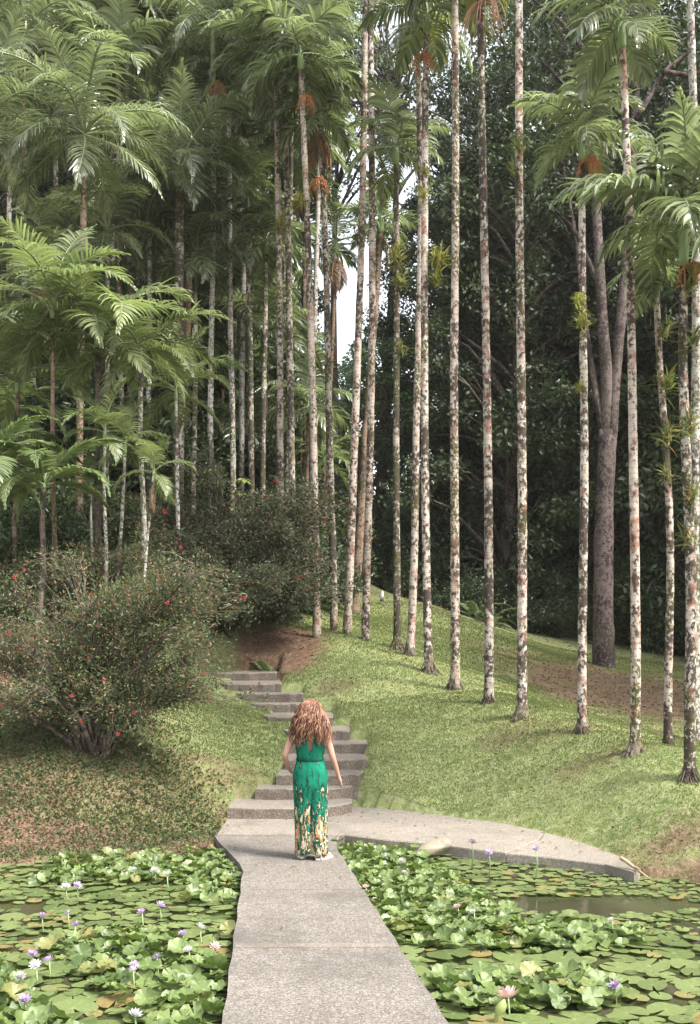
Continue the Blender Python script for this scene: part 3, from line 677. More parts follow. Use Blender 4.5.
for (px, D, ty, sty, Lf, lab) in [(12, 26, 330, 'areca', 1.9, 'low dark palm at the left edge under the tall crowns'), (38, 29, 250, 'long', 2.3, 'dark fan of fronds left of the tall brown trunk'), (66, 27, 395, 'areca', 1.7, 'lowest dark palm behind the broad light green palm'),
    (120, 29, 300, 'areca', 2.0, 'dark palm filling the space under the white trunked pair'), (150, 27, 250, 'long', 2.2, 'dark palm crown just left of the thickest trunk'), (166, 30, 400, 'areca', 1.8, 'low dark palm at the foot of the thickest trunk'),
    (198, 29, 330, 'areca', 1.9, 'dark palm crown right of the thickest trunk'), (221, 30, 270, 'long', 2.2, 'dark palm crown behind the pale straight trunk'), (240, 28, 420, 'areca', 1.5, 'low dark palm above the grey shrub'),
    (264, 27, 320, 'areca', 1.7, 'mid height dark palm behind the white trunk with bright crown'), (288, 30, 250, 'areca', 1.9, 'dark drooping crown behind the mossy trunk'), (306, 26, 400, 'areca', 1.4, 'mid green low palm between the trunks above the hollow'),
    (322, 29, 455, 'light', 1.3, 'low green palm right of the hollow between trunks'), (180, 34, 200, 'long', 2.6, 'far dark palm crown behind the thickest trunk'), (75, 34, 230, 'long', 2.6, 'far dark palm crown behind the huge feathery one'), (300, 33, 345, 'long', 1.4, 'far palm crown low behind the red fruited trunk')]:
    palm(px, D, px + 2, ty, 6, sty, Lf, 12, lab, tm='trunk_brown', group=UG, shaft=.4)
# lower bright palms
LP = 'low bright green young palms in front of the grove'
palm(98, 18.8, 98, 330, 11, 'light', 2.0, 13, 'low palm with broad light green arching fronds left of centre of the grove', tm='bark_dark', group=LP, spread=(.2, .8), shaft=.5)
palm(143, 18.8, 141, 348, 8, 'light', 1.6, 11, 'low palm with bright yellow green fronds reaching right', tm='trunk_pale', group=LP, spread=(.2, .9), shaft=.5)
palm(106, 18.2, 105, 425, 5.5, 'light', .95, 8, 'slender young palm with short fronds above the flowering shrub', tm='trunk_pale', group=LP, shaft=.4)
palm(113, 18.4, 126, 436, 5.5, 'light', .95, 9, 'leaning young palm with light green fronds behind the flowering shrub', tm='trunk_pale', group=LP, shaft=.4)
palm(138, 17.8, 154, 465, 4, 'light', .8, 7, 'thin curved white stem with a few light fronds at its top', tm='trunk_pale', group=LP, shaft=.3, dry=1)
palm(55, 18.5, 52, 300, 7, 'light', 1.8, 12, 'young palm with long pale arching fronds left of the broad light green one', tm='trunk_brown', group=LP, spread=(.1, .85), shaft=.5)
palm(15, 19.5, 18, 375, 7, 'light', 1.7, 12, 'young palm with arching fronds above the tree fern at the left edge', tm='trunk_brown', group=LP, spread=(.1, .85), shaft=.5)
palm(180, 21, 176, 385, 6, 'light', 1.5, 10, 'young palm in front of the base of the thickest trunk, fronds reaching right', tm='trunk_pale', group=LP, spread=(.1, .9), shaft=.4)
palm(94, 18.6, 91, 480, 4, 'light', .6, 5, 'thinnest white young palm stem left of the two slender ones', tm='trunk_pale', group=LP, shaft=.3)
# tree ferns
palm(38, 17.5, 44, 478, 9, 'fern', 1.55, 12, 'tree fern with lacy bright green fronds above the shrub at left', tm='bark_dark', name='tree_fern', group='tree ferns at left', spread=(.2, .75), shaft=.2, cat='tree fern')
palm(-8, 17, -8, 455, 9, 'fern', 1.5, 11, 'tree fern at the left edge, fronds entering the picture from outside', tm='bark_dark', name='tree_fern', group='tree ferns at left', spread=(.2, .8), shaft=.2, cat='tree fern')
palm(20, 21, 15, 400, 9, 'fern', 1.4, 10, 'smaller dull tree fern higher up behind the bright one', tm='bark_dark', name='tree_fern', group='tree ferns at left', spread=(.3, .9), shaft=.2, cat='tree fern')
for (px, D, s, lab) in ((70, 20.5, .8, 'arching ground fern in the dark gap behind the flowering shrub'), (8, 19, .9, 'ground fern at the left edge below the tree fern'), (490, 31, 1.1, 'pale ground fern on the far lawn behind the row'),
                       (475, 31.5, 1.2, 'larger pale fern left of the pink stalk palm at the forest edge'), (268, 21, .7, 'small fern in the dark hollow beside the steps'), (300, 24.5, .9, 'light fern showing between the trunks right of the hollow')):
    x = PX(px, D); r_ = empty('fern', (x, D, gz(x, D))); tag(r_, lab, 'fern')
    for k in range(10):
        obj('frond', FR['fern'][2 + k % 6], r_, (0, 0, 0), (0, 0, k * 2.4), s * random.uniform(.8, 1.1))

# ------------------------------------------------------------------ bromeliads
def brom_mesh(mt, seed, n=90, l=.19, w=.018):
    g = np.random.default_rng(seed); mb = MB()
    for k in range(n):
        a = g.uniform(0, 6.28); e = g.uniform(.1, 1.4); ll = l * g.uniform(.7, 1.1); t = np.linspace(0, 1, 5)
        r = ll * t * math.cos(e) * (1 + .2 * t); z = ll * (t * math.sin(e) - .55 * t ** 2 * math.cos(e))
        c = np.stack([r * math.cos(a), r * math.sin(a), z], 1) + g.normal(size=3) * np.array([.03, .03, .06]); s = np.array([-math.sin(a), math.cos(a), 0])
        ww = w * np.array([.8, 1, .8, .5, .05])[:, None] * .5
        V = np.concatenate([c + s * ww, c - s * ww]); Q = [[q, q + 1, 6 + q, 5 + q] for q in range(4)]
        mb.add(V, Q, None, g.uniform(0, 1))
    return mb.mesh('bromeliad', mt)
BR = [brom_mesh(M['brom'], 1), brom_mesh(M['brom'], 2), brom_mesh(M['brom_red'], 3, 40, .3, .025)]
def trunk_x(px, D): return PX(px, D)
broms = [(438, 262, 19.5, 1.5, 0, 'large yellow bromeliad clump on the right side of the orange fruited palm trunk'), (434, 282, 19.5, 1.1, 1, 'yellow bromeliad just under the large clump on the same trunk'),
    (424, 175, 19.5, .7, 0, 'upper small orange yellow bromeliad under the orange fruit'), (423, 197, 19.5, .8, 1, 'lower small bromeliad below the fruit of the same palm'),
    (396, 262, 21.5, 1.9, 0, 'big yellow epiphyte mass around the shorter dark crowned palm'), (399, 285, 21.5, 1.2, 1, 'second epiphyte under the big yellow mass'), (402, 352, 21.5, .9, 2, 'small epiphyte lower on the dark crowned palm'),
    (577, 303, 15, .7, 0, 'upper yellow bromeliad on the palm before the forked tree'), (580, 325, 15, 1.1, 1, 'widest yellow bromeliad on the palm before the forked tree'), (578, 390, 15, .6, 0, 'lowest bromeliad on the palm before the forked tree'),
    (663, 335, 14, 1.0, 2, 'top epiphyte tuft on the thin palm near the right edge'), (664, 388, 14, 1.0, 2, 'middle epiphyte tuft on the thin palm near the right edge'), (665, 440, 14, .9, 2, 'third epiphyte tuft on the thin palm near the right edge'), (666, 478, 14, .8, 2, 'lowest epiphyte tuft on the thin palm near the right edge'),
    (686, 290, 12.5, 1.2, 2, 'epiphyte under the wide crown at the right edge'), (690, 345, 12.5, .9, 2, 'epiphyte on the right edge palm, second from its crown'), (688, 430, 12.5, 1.0, 2, 'epiphyte on the right edge palm level with the pair of tufts beside it'), (690, 500, 12.5, .9, 2, 'green epiphyte midway down the right edge palm'), (686, 540, 12.5, .9, 2, 'lowest green epiphyte on the right edge palm'),
    (281, 228, 23.3, 1.5, 0, 'light green epiphyte ring on the white trunk with bright crown'), (300, 205, 22, 1.3, 0, 'yellow green epiphyte left of the red fruit'), (322, 372, 23, 1.4, 2, 'spiky epiphyte on the trunk left of the sky gap'), (512, 175, 16, .8, 2, 'mossy epiphyte high on the straight mossy palm'), (519, 150, 16, .7, 2, 'epiphyte topmost on the straight mossy palm')]
for (px, py, D, s, v_, lab) in broms:
    p = P(px, py, D); obj('bromeliad', BR[v_], None, (p.x, p.y - .10, p.z), (random.uniform(-.4, .1), random.uniform(-.3, .3), random.uniform(0, 6)), s)['label'] = lab
    o = COL.objects[-1]; o['category'] = 'epiphyte'; o['group'] = 'epiphytes growing on palm trunks'

# ------------------------------------------------------------------ broadleaf trees
def tree_mesh(seed, H, cr, c0, nclump=70, per=330, lsz=.2, trunk_r=.28, lm='leaf_dark', wide=1.0):
    g = np.random.default_rng(seed); tb = MB(); cb = MB()
    n = 16; t = np.linspace(0, 1, n)
    tp = np.stack([.5 * np.sin(t * 3 + seed), .4 * np.cos(t * 2.4 + seed) - .4 * math.cos(seed), t * H * .86 - .2], 1); tp[:, 0] -= tp[0, 0]; tp[:, 1] -= tp[0, 1]
    tube(tb, tp, trunk_r * np.interp(t, [0, .06, 1], [1.5, 1, .18]), 10, lump=.05, sd=g)
    pos = []; dirs = []; tn = []
    for k in range(nclump):
        u = (k + .5) / nclump; z = c0 + (H - c0) * u
        prof = math.sin(math.pi * min(.97, .12 + .86 * u)) ** .6
        rr = cr * wide * prof * g.uniform(.35, 1.05); a = k * 2.4 + g.normal() * .4
        c = np.array([rr * math.cos(a), rr * math.sin(a), z + g.normal() * .6])
        tz = max(.15, min(.95, (z - rr * .5) / (H * .86))); f = tz * (n - 1); b0 = tp[int(f)]
        q = np.linspace(0, 1, 6)[:, None]; br = b0 + (c - b0) * q + np.array([0, 0, 1]) * (rr * .18 * np.sin(q * 3.14)) + g.normal(size=(6, 3)) * .08 * q
        tube(tb, br, np.linspace(.09, .02, 6) * (trunk_r / .28), 5)
        cs = g.uniform(.45, 1.15) * cr / 4.4
        N = int(per * g.uniform(.7, 1.3)); v = unit(g.standard_normal((N, 3))) * (g.random((N, 1)) ** .45) * cs * np.array([1.15, 1.15, .7])
        tn.append(np.clip(g.uniform(.05, .85) + g.normal(size=N) * .16, 0, 1)); pos.append(c + v); dirs.append(unit(v) * .6 + g.standard_normal((N, 3)) * .7 + np.array([0, 0, -.15]))
    pos = np.concatenate(pos); dirs = np.concatenate(dirs)
    leaves(cb, pos, dirs, lsz * g.uniform(.6, 1.4, len(pos)), .55, fold=.08, tint=np.concatenate(tn))
    return tb.mesh('trunk', M['bark_dark']), cb.mesh('crown', M[lm], smooth=False)
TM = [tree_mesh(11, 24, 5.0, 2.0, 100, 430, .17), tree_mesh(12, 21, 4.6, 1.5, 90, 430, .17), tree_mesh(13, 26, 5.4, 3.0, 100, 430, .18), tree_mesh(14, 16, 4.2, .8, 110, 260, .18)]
TS = tree_mesh(17, 24, 4.6, 8.5, 48, 110, .2)
TS2 = tree_mesh(18, 27, 4.2, 18.5, 42, 130, .2)
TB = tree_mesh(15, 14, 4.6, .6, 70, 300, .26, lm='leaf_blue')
def tree(px, D, v_, s, label, rz=0, group='broadleaf trees forming the dark forest wall', T=None):
    x = PX(px, D); r_ = empty('broadleaf_tree', (x, D, gz(x, D)), (0, 0, rz)); r_.scale = (s, s, s); tag(r_, label, 'tree', group)
    T = T or TM[v_]; obj('trunk', T[0], r_); obj('crown', T[1], r_)
FW = 'dark broadleaf tree in the dense forest wall behind the palm row'
FL = 'dark broadleaf tree closing the view behind the left palm grove'
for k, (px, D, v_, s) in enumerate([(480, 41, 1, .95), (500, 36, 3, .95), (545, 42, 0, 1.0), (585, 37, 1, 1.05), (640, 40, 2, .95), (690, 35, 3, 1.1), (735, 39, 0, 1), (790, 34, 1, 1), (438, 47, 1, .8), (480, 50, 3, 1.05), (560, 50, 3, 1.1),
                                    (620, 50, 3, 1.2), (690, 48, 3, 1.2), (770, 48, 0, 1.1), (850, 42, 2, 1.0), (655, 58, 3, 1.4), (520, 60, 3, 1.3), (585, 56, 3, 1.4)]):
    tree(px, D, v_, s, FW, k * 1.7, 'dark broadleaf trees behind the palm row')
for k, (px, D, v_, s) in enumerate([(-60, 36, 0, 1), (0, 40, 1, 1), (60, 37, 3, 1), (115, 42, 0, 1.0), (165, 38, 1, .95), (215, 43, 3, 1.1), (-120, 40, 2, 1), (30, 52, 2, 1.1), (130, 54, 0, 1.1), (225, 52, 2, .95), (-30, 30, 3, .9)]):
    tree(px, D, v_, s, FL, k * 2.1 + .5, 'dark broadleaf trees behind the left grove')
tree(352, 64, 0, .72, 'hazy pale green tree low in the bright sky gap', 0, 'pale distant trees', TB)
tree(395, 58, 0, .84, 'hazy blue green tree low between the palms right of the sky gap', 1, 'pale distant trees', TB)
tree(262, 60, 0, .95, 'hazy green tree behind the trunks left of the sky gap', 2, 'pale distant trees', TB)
for k, (px, D, s_, lb) in enumerate([(462, 47, 1.0, 'thin crowned tree showing white sky between its branches, centre top'), (560, 54, 1.2, 'sparse tall tree against white sky behind the top of the forked tree'), (660, 52, 1.15, 'sparse tall tree against white sky in the top right corner')]):
    tree(px, D, 0, s_, lb, k * 1.3, 'sparse trees against the white sky', TS)
tree(340, 49, 0, .92, 'thin high crown left above the bright gap, behind the grove palms', 1.9, 'sparse trees against the white sky', TS2)
tree(378, 50, 0, 1.0, 'high thin crown against white sky above the bright gap', .4, 'sparse trees against the white sky', TS2)
for x_, y_, v_, s_, rz, lb in [(15.5, 17.5, 0, .95, 0, 'large dark tree added unseen beyond the right edge to shade the slope, nearest'), (19.5, 24, 2, .95, 2, 'large dark tree added unseen beyond the right edge to shade the slope, middle'), (14.6, 30.5, 1, .9, 1, 'large dark tree added unseen beyond the right edge to shade the slope, farthest')]:
    tree(CX + x_ * F / y_, y_, v_, s_, lb, rz, 'unseen trees added right of the lawn for their shade')  # out-of-view trees, added to cast shade on the far right slope
# forked tree with speckled bark
D = 27; x = PX(604, D); ft = empty('forked_tree', (x, D, gz(x, D))); tag(ft, 'large forked tree with purplish speckled bark on the brown slope behind the palms', 'tree')
mb = MB(); zb = gz(x, D)
def wpt(px, py, dD=0): p = P(px, py, D + dD); return (p.x - x, p.y - D, p.z - zb)
g = np.random.default_rng(5)
def smoothpath(pts, n=22):
    pts = np.array(pts, float); t = np.linspace(0, len(pts) - 1, n); return np.stack([np.interp(t, range(len(pts)), pts[:, k]) for k in range(3)], 1)
tube(mb, smoothpath([(0, 0, -.2), wpt(603, 620), wpt(604, 520), wpt(607, 430)]), np.linspace(.29, .19, 22), 16, lump=.04, sd=g)
tube(mb, smoothpath([wpt(603, 500), wpt(607, 380), wpt(601, 300), wpt(594, 150, .3), wpt(590, 20, .5)]), np.linspace(.165, .09, 22), 12, lump=.04, sd=g)
tube(mb, smoothpath([wpt(607, 500), wpt(616, 370), wpt(624, 290), wpt(634, 130, .6), wpt(640, 0, 1)]), np.linspace(.15, .085, 22), 12, lump=.04, sd=g)
obj('trunk', mb.mesh('trunk', M['bark_fork']), ft)
mb = MB(); tube(mb, smoothpath([wpt(606, 450), wpt(597, 400), wpt(586, 330, .4), wpt(576, 240, .8), wpt(560, 150, 1.2)]), np.linspace(.10, .04, 22), 9, lump=.04, sd=g)
for (a, b_, c_) in (((594, 150), (570, 90), (540, 60)), ((636, 120), (665, 70), (705, 40)), ((620, 330), (645, 290), (672, 240)), ((600, 290), (575, 230), (545, 200)), ((592, 60), (560, 20), (520, -10)), ((636, 90), (615, 40), (600, -20)), ((663, 72), (690, 75), (740, 60))):
    tube(mb, smoothpath([wpt(*a, .4), wpt(*b_, .6), wpt(*c_, .9)], 10), np.linspace(.08, .03, 10), 7, lump=.04, sd=g)
obj('limb', mb.mesh('limb', M['bark_fork']), ft)
mb = MB(); ps = []; ds = []
for (cx, cy, r_) in [(540, 60, 1.2), (705, 40, 1.2), (672, 240, .8), (545, 200, .9), (520, -10, 1.4), (600, -20, 1.4), (560, 150, .9), (640, 10, 1.2), (590, 60, .9), (660, 130, .8), (740, 60, 1.2), (575, -60, 1.6), (660, -60, 1.6)]:
    c = np.array(wpt(cx, cy, .9)); v = unit(g.standard_normal((520, 3))) * g.random((520, 1)) ** .45 * r_ * np.array([1.2, 1, .7]); ps.append(c + v); ds.append(v + g.standard_normal((520, 3)) * .5)
leaves(mb, np.concatenate(ps), np.concatenate(ds), .17, .5, fold=.08)
obj('crown', mb.mesh('crown', M['leaf_dark'], smooth=False), ft)

# ------------------------------------------------------------------ shrubs
def shrub_mesh(seed, rx_, ry_, H, n=5200, lsz=.11, lm='leaf_mid', stems=9, base=.05):
    g = np.random.default_rng(seed); sb = MB(); cb = MB(); ps = []; ds = []
    for k in range(stems * 6):
        a = g.uniform(0, 6.28); u = g.random() ** .5; z = H * (base + (1 - base) * g.random()) * (1 - .35 * u * u)
        e = np.array([rx_ * u * math.cos(a), ry_ * u * math.sin(a), z]); q = np.linspace(0, 1, 7)[:, None]
        pts = e * q + np.array([0, 0, 1]) * H * .15 * np.sin(q * 3) + g.normal(size=(7, 3)) * .03
        tube(sb, pts, np.linspace(.016, .005, 7), 4)
        N = n // (stems * 6); s = .32 * max(rx_, H * .6) * .6
        v = unit(g.standard_normal((N, 3))) * g.random((N, 1)) ** .5 * s; ps.append(e * g.uniform(.75, 1.0, (N, 1)) + v + [0, 0, .05]); ds.append(v * 2 + g.standard_normal((N, 3)) * .5)
    ps = np.concatenate(ps); ps[:, 2] = np.abs(ps[:, 2])
    leaves(cb, ps, np.concatenate(ds), lsz * g.uniform(.6, 1.3, len(ps)), .5, fold=.1)
    return sb.mesh('stems', M['twig']), cb.mesh('foliage', M[lm], smooth=False)
SH = [shrub_mesh(21, 1.6, 1.2, 2.2), shrub_mesh(22, 1.9, 1.3, 1.5, lsz=.14), shrub_mesh(23, 1.3, 1.2, 3.2, 6500, .16), shrub_mesh(24, 1.4, 1.1, 1.3, lm='leaf_dark', n=6000)]
def shrub(px, D, v_, s, label, group=None, sz=None):
    x = PX(px, D); r_ = empty('shrub', (x, D, gz(x, D)), (0, 0, random.uniform(0, 6))); r_.scale = (s, s, sz or s); tag(r_, label, 'shrub', group)
    obj('stems', SH[v_][0], r_); obj('foliage', SH[v_][1], r_)
for (px, D, v_, s) in [(425, 35, 0, 1), (455, 33.5, 3, .9), (500, 34, 1, 1), (530, 33, 3, .9), (560, 33.5, 0, .9), (625, 35, 2, 1), (660, 34, 3, 1.2), (700, 33, 0, 1.1), (740, 31, 2, 1), (400, 38, 2, 1.1), (470, 38, 2, 1.3), (540, 38, 2, 1.4), (610, 39, 0, 1.8), (680, 38, 2, 1.5), (770, 33, 1, 1.4)]:
    shrub(px, D, v_, s, 'dark undergrowth shrub at the foot of the forest wall beyond the lawn', 'undergrowth shrubs beyond the lawn')
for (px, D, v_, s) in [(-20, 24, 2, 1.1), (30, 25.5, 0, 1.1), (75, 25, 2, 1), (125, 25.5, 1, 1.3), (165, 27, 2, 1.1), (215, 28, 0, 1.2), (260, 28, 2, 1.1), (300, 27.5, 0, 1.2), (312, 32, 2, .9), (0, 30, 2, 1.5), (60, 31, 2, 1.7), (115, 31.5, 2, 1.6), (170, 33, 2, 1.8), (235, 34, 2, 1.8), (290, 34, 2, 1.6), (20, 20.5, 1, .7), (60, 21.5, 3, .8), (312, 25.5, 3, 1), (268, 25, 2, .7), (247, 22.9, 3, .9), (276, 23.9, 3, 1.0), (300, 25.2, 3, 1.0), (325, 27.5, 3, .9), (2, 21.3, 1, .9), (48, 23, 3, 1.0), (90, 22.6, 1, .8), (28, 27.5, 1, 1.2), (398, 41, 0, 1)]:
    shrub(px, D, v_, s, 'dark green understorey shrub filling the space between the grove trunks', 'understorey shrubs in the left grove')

# fine leaved flowering shrubs with arching twigs
def clumpy(seed, px0, px1, py0, py1, D, n, r0, r1, keep):
    g = np.random.default_rng(seed); out = []
    while len(out) < n:
        a, b_ = g.uniform(px0, px1), g.uniform(py0, py1)
        if keep(a, b_): r_ = g.uniform(r0, r1); out.append((tuple(P(a, b_, D + g.normal() * .35)), (r_ * 1.5, r_, r_ * .75), r_ * 2))
    return out
def fine_shrub(name, base, boxes, nst, ntw, nleaf, lsz, lm, label, flowers, fl_r, seed, stem_r=.045, spread_start=.3):
    g = np.random.default_rng(seed); root = empty(name, base); tag(root, label, 'shrub')
    sb = MB(); cb = MB(); ps = []; ds = []; tips = []
    base = np.array(base)
    tot = sum(b_[-1] for b_ in boxes)
    for (c, r_, wgt) in boxes:
        k_st = max(1, int(nst * wgt / tot)); k_tw = int(ntw * wgt / tot); c = np.array(c) - base; r_ = np.array(r_)
        mains = []
        for s in range(k_st):
            e = c + r_ * np.array([g.uniform(-.8, .8), g.uniform(-.8, .8), g.uniform(-.3, .6)]); q = np.linspace(0, 1, 14)[:, None]
            b0 = np.array([g.uniform(-.22, .22), g.uniform(-.15, .15), -.1]) * spread_start / .3
            mid_ = np.array([e[0] * .25, e[1] * .25, e[2] * .6])
            pts = b0 * (1 - q) ** 2 + 2 * q * (1 - q) * mid_ + q ** 2 * e + g.normal(size=(14, 3)) * .025 * q
            tube(sb, pts, np.linspace(stem_r * g.uniform(.6, 1), .010, 14), 7, lump=.06, sd=g); mains.append(pts)
        for s in range(k_tw):
            m_ = mains[int(g.integers(len(mains)))]; p0 = m_[int(g.integers(5, 14))]
            v = unit(g.standard_normal((1, 3)))[0]; e = c + r_ * v * g.choice([g.uniform(.4, 1.0), g.uniform(.4, 1.0), g.uniform(.9, 1.6)])
            if np.linalg.norm(e - p0) > 1.5: e = p0 + (e - p0) / np.linalg.norm(e - p0) * g.uniform(.6, 1.8)
            q = np.linspace(0, 1, 9)[:, None]; pts = p0 + (e - p0) * q + np.array([0, 0, 1]) * np.sin(q * 3.1) * .13 - np.array([0, 0, .10]) * q ** 3 + g.normal(size=(9, 3)) * .012
            tube(sb, pts, np.linspace(.008, .0025, 9), 4, cap=False); tips.append(pts[-1])
            nl = int(nleaf / ntw); f = g.random(nl) ** .7 * 8 * .98; i0 = f.astype(int); pp = pts[i0] + (pts[i0 + 1] - pts[i0]) * (f - i0)[:, None]
            # short side twigs carry the leaves in sprays
            off = g.standard_normal((nl, 3)) * .07; ps.append(pp + off); ds.append(off * 6 + unit(pts[-1:] - pts[:1]) * .5 + g.standard_normal((nl, 3)) * .4)
    ctr = np.mean([np.array(c) - base for c, _, _ in boxes], 0)
    for s in range(70):                                  # long arching whips that leave the outline
        p0 = tips[int(g.integers(len(tips)))]; out = unit((p0 - ctr)[None])[0] + g.normal(size=3) * .35; out[2] = abs(out[2]) * .5 + .15
        ln = g.uniform(.35, .95); q = np.linspace(0, 1, 10)[:, None]; pts = p0 + out * q * ln - np.array([0, 0, 1]) * q ** 2 * ln * g.uniform(.15, .6) + g.normal(size=(10, 3)) * .008
        tube(sb, pts, np.linspace(.006, .002, 10), 4, cap=False); tips.append(pts[-1])
        nl = 42; f = g.random(nl) * 8.9; i0 = f.astype(int); pp = pts[i0] + (pts[i0 + 1] - pts[i0]) * (f - i0)[:, None]; off = g.standard_normal((nl, 3)) * .03
        ps.append(pp + off); ds.append(off * 8 + out * .6 + g.standard_normal((nl, 3)) * .3)
    ps = np.concatenate(ps)
    leaves(cb, ps, np.concatenate(ds), lsz * g.uniform(.6, 1.4, len(ps)), .42, fold=.1)
    obj('stems', sb.mesh('stems', M['twig']), root); obj('foliage', cb.mesh('foliage', M[lm], smooth=False), root)
    for k in range(flowers):
        t_ = tips[int(g.integers(len(tips)))]
        t_ = t_ * 1.0; t_[1] = t_[1] - abs(g.normal()) * .03
        obj('flower', FLW[k % 2], root, t_, (g.uniform(0, 3), g.uniform(0, 3), 0), fl_r * g.uniform(.6, 1.25))
    return root
FLW = []
for s in range(2):
    g = np.random.default_rng(s); mb = MB(); n = 60; d = unit(g.standard_normal((n, 3)) + np.array([0, 0, .3])); leaves(mb, d * .2, d, .9, .28, fold=.1); FLW.append(mb.mesh('flower', M['red'], smooth=False))
bz = gz(PX(92, 14.2), 14.2)
def W(px, py, D): return tuple(P(px, py, D))
fine_shrub('flowering_shrub', (PX(92, 14.2), 14.2, bz), clumpy(5, -45, 235, 555, 715, 14.2, 36, .18, .48, lambda a, b_: ((a - 100) / 150) ** 2 + ((b_ - 655) / (88 + 22 * math.sin(a * .045))) ** 2 < 1) + [(W(215, 650, 14.3), (.4, .3, .25), .5), (W(60, 560, 14.6), (.5, .4, .22), .5)],
           40, 900, 46000, .044, 'leaf_bush', 'sprawling fine leaved shrub with red flowers on the bank left of the steps', 85, .024, 31)
fine_shrub('overhanging_shrub', (PX(205, 22), 22, gz(PX(205, 22), 22)), clumpy(6, 140, 325, 460, 605, 21.4, 30, .32, .62, lambda a, b_: b_ < 560 + (a - 140) * .28 and b_ > 450 + abs(a - 215) * .45) + [(W(302, 592, 21.2), (.8, .5, .3), 1.6), (W(262, 582, 20.4), (.9, .6, .34), 1.8), (W(225, 600, 20.2), (.8, .5, .3), 1.4)],
           40, 900, 64000, .064, 'leaf_shrub2', 'wide greyish shrub with few pink flowers overhanging the dark hollow above the steps', 16, .05, 32, spread_start=.9)
fine_shrub('upper_shrub', (PX(60, 19), 19, gz(PX(60, 19), 19)), [(W(60, 585, 18.8), (1.5, .7, .5), 2), (W(130, 575, 18.6), (1.0, .7, .5), 1.5), (W(150, 610, 17.5), (1.1, .7, .5), 1.4)],
           10, 300, 26000, .055, 'leaf_bush', 'loose tangled shrub between flowering shrub and tree fern', 10, .04, 33, spread_start=.8)
# low ground cover plants along the water edge are part of the ground cover; broad leaved plant
D = 22.6; x = PX(225, D); bp = empty('broad_leaved_plant', (x, D, gz(x, D))); tag(bp, 'sapling with pale yellow green drooping leaf clusters in front of the grey shrub', 'sapling')
sb = MB(); lb = MB(); g = np.random.default_rng(9)
zb = gz(x, D)
for (a, b_) in ((238, 490), (212, 468), (235, 505), (222, 480), (205, 478), (243, 478)):
    e = np.array(P(a, b_, D - .3)) - np.array([x, D, zb]); q = np.linspace(0, 1, 8)[:, None]
    tube(sb, e * q + np.array([0, -.2, .0]) * np.sin(q * 3), np.linspace(.015, .006, 8), 5)
    for k in range(9):
        aa = k * .7 + g.uniform(0, .3); d = np.array([[math.cos(aa), math.sin(aa), -.55 + g.normal() * .2]]); leaves(lb, e[None] + d * .02, d, np.array([.22 * g.uniform(.8, 1.2)]), .45, fold=.05, up=np.array([[0, 0, 1.0]]))
obj('stems', sb.mesh('stems', M['twig']), bp); obj('foliage', lb.mesh('foliage', M['leaf_pale'], smooth=False), bp)

# ------------------------------------------------------------------ lily pads
def pad_mesh(seed, raised=False):
    g = np.random.default_rng(seed); nr, na = (7, 34) if raised else (4, 26)
    notch = g.uniform(.12, .25); a = np.linspace(notch, 2 * math.pi - notch, na); rr = np.linspace(.0, 1, nr + 1)[1:]
    V = [(0, 0, 0)]; rad = [0]; vein = [1]
    ph = g.uniform(0, 6, 4); cup = g.uniform(.05, .32) if raised else 0
    for r_ in rr:
        for q, t in enumerate(a):
            wob = 1 + .04 * math.sin(3 * t + ph[0]) + .02 * math.sin(7 * t + ph[1])
            z = (cup * r_ ** 2 + .10 * r_ ** 2 * math.sin(4 * t + ph[2]) + .07 * r_ ** 3 * math.sin(9 * t + ph[3])) if raised else .012 * r_ ** 3 * math.sin(5 * t + ph[2]) + (.03 * max(0, math.sin(t + ph[3])) * r_ ** 4)
            if raised: z += cup * .55 * r_ * abs(math.sin(t + ph[1]))
            V.append((r_ * wob * math.cos(t), r_ * wob * math.sin(t), z)); rad.append(r_); vein.append(1.0 if q % 3 == 0 else .3)
    T = [(0, 1 + q, 2 + q) for q in range(na - 1)]; Q = []
    for k in range(nr - 1):
        for q in range(na - 1):
            b0 = 1 + k * na + q; Q.append([b0, b0 + na, b0 + na + 1, b0 + 1])
    return np.array(V), np.array(Q), np.array(T), np.array(rad), np.array(vein)
PG = [pad_mesh(s) for s in range(5)]; RGm = [pad_mesh(s + 20, True) for s in range(6)]
def padme(d, m_, nm):
    mb = MB(); mb.add(d[0], d[1], d[2], .0); return mb.mesh(nm, m_, vattrs={'rad': d[3], 'vein': d[4]})
PM = [padme(d, M['pad'], 'lily_pad') for d in PG]; RM = [padme(d, M['pad_up'], 'raised_lily_leaf') for d in RGm]
def pond_ok(x, y, r_): return y < float(edge(x)) - r_ * .6 - .04 and (x < lx(y) - r_ * .8 - max(0, y - 11) * .3 or x > rx(y) + r_ * .8)
cand = []
placed = []
cell = {}
def try_add(x, y, r_, ov):
    if not pond_ok(x, y, r_): return False
    k0 = (int(x // .5), int(y // .5))
    for a in (-1, 0, 1):
        for b_ in (-1, 0, 1):
            for (X, Y, R2) in cell.get((k0[0] + a, k0[1] + b_), ()):
                if (X - x) ** 2 + (Y - y) ** 2 < ((R2 + r_) * ov) ** 2: return False
    cell.setdefault(k0, []).append((x, y, r_)); return True
def openw(x, y):  # open water patches
    return (((x - 2.2) / 1.05) ** 2 + ((y - 9.95) / .34) ** 2 < 1) or (math.sin(x * 5.1 + y * 1.3) * math.sin(y * 7.3 - x) > .80) or (((x - 3.1) / .5) ** 2 + ((y - 9.1) / .5) ** 2 < 1 and random.random() < .6) or (((x + 3.5) / .8) ** 2 + ((y - 9.9) / .15) ** 2 < 1)
def bigness(x, y): return (x > .5 and y < 9.0) or (x < 0 and y < 8.6)
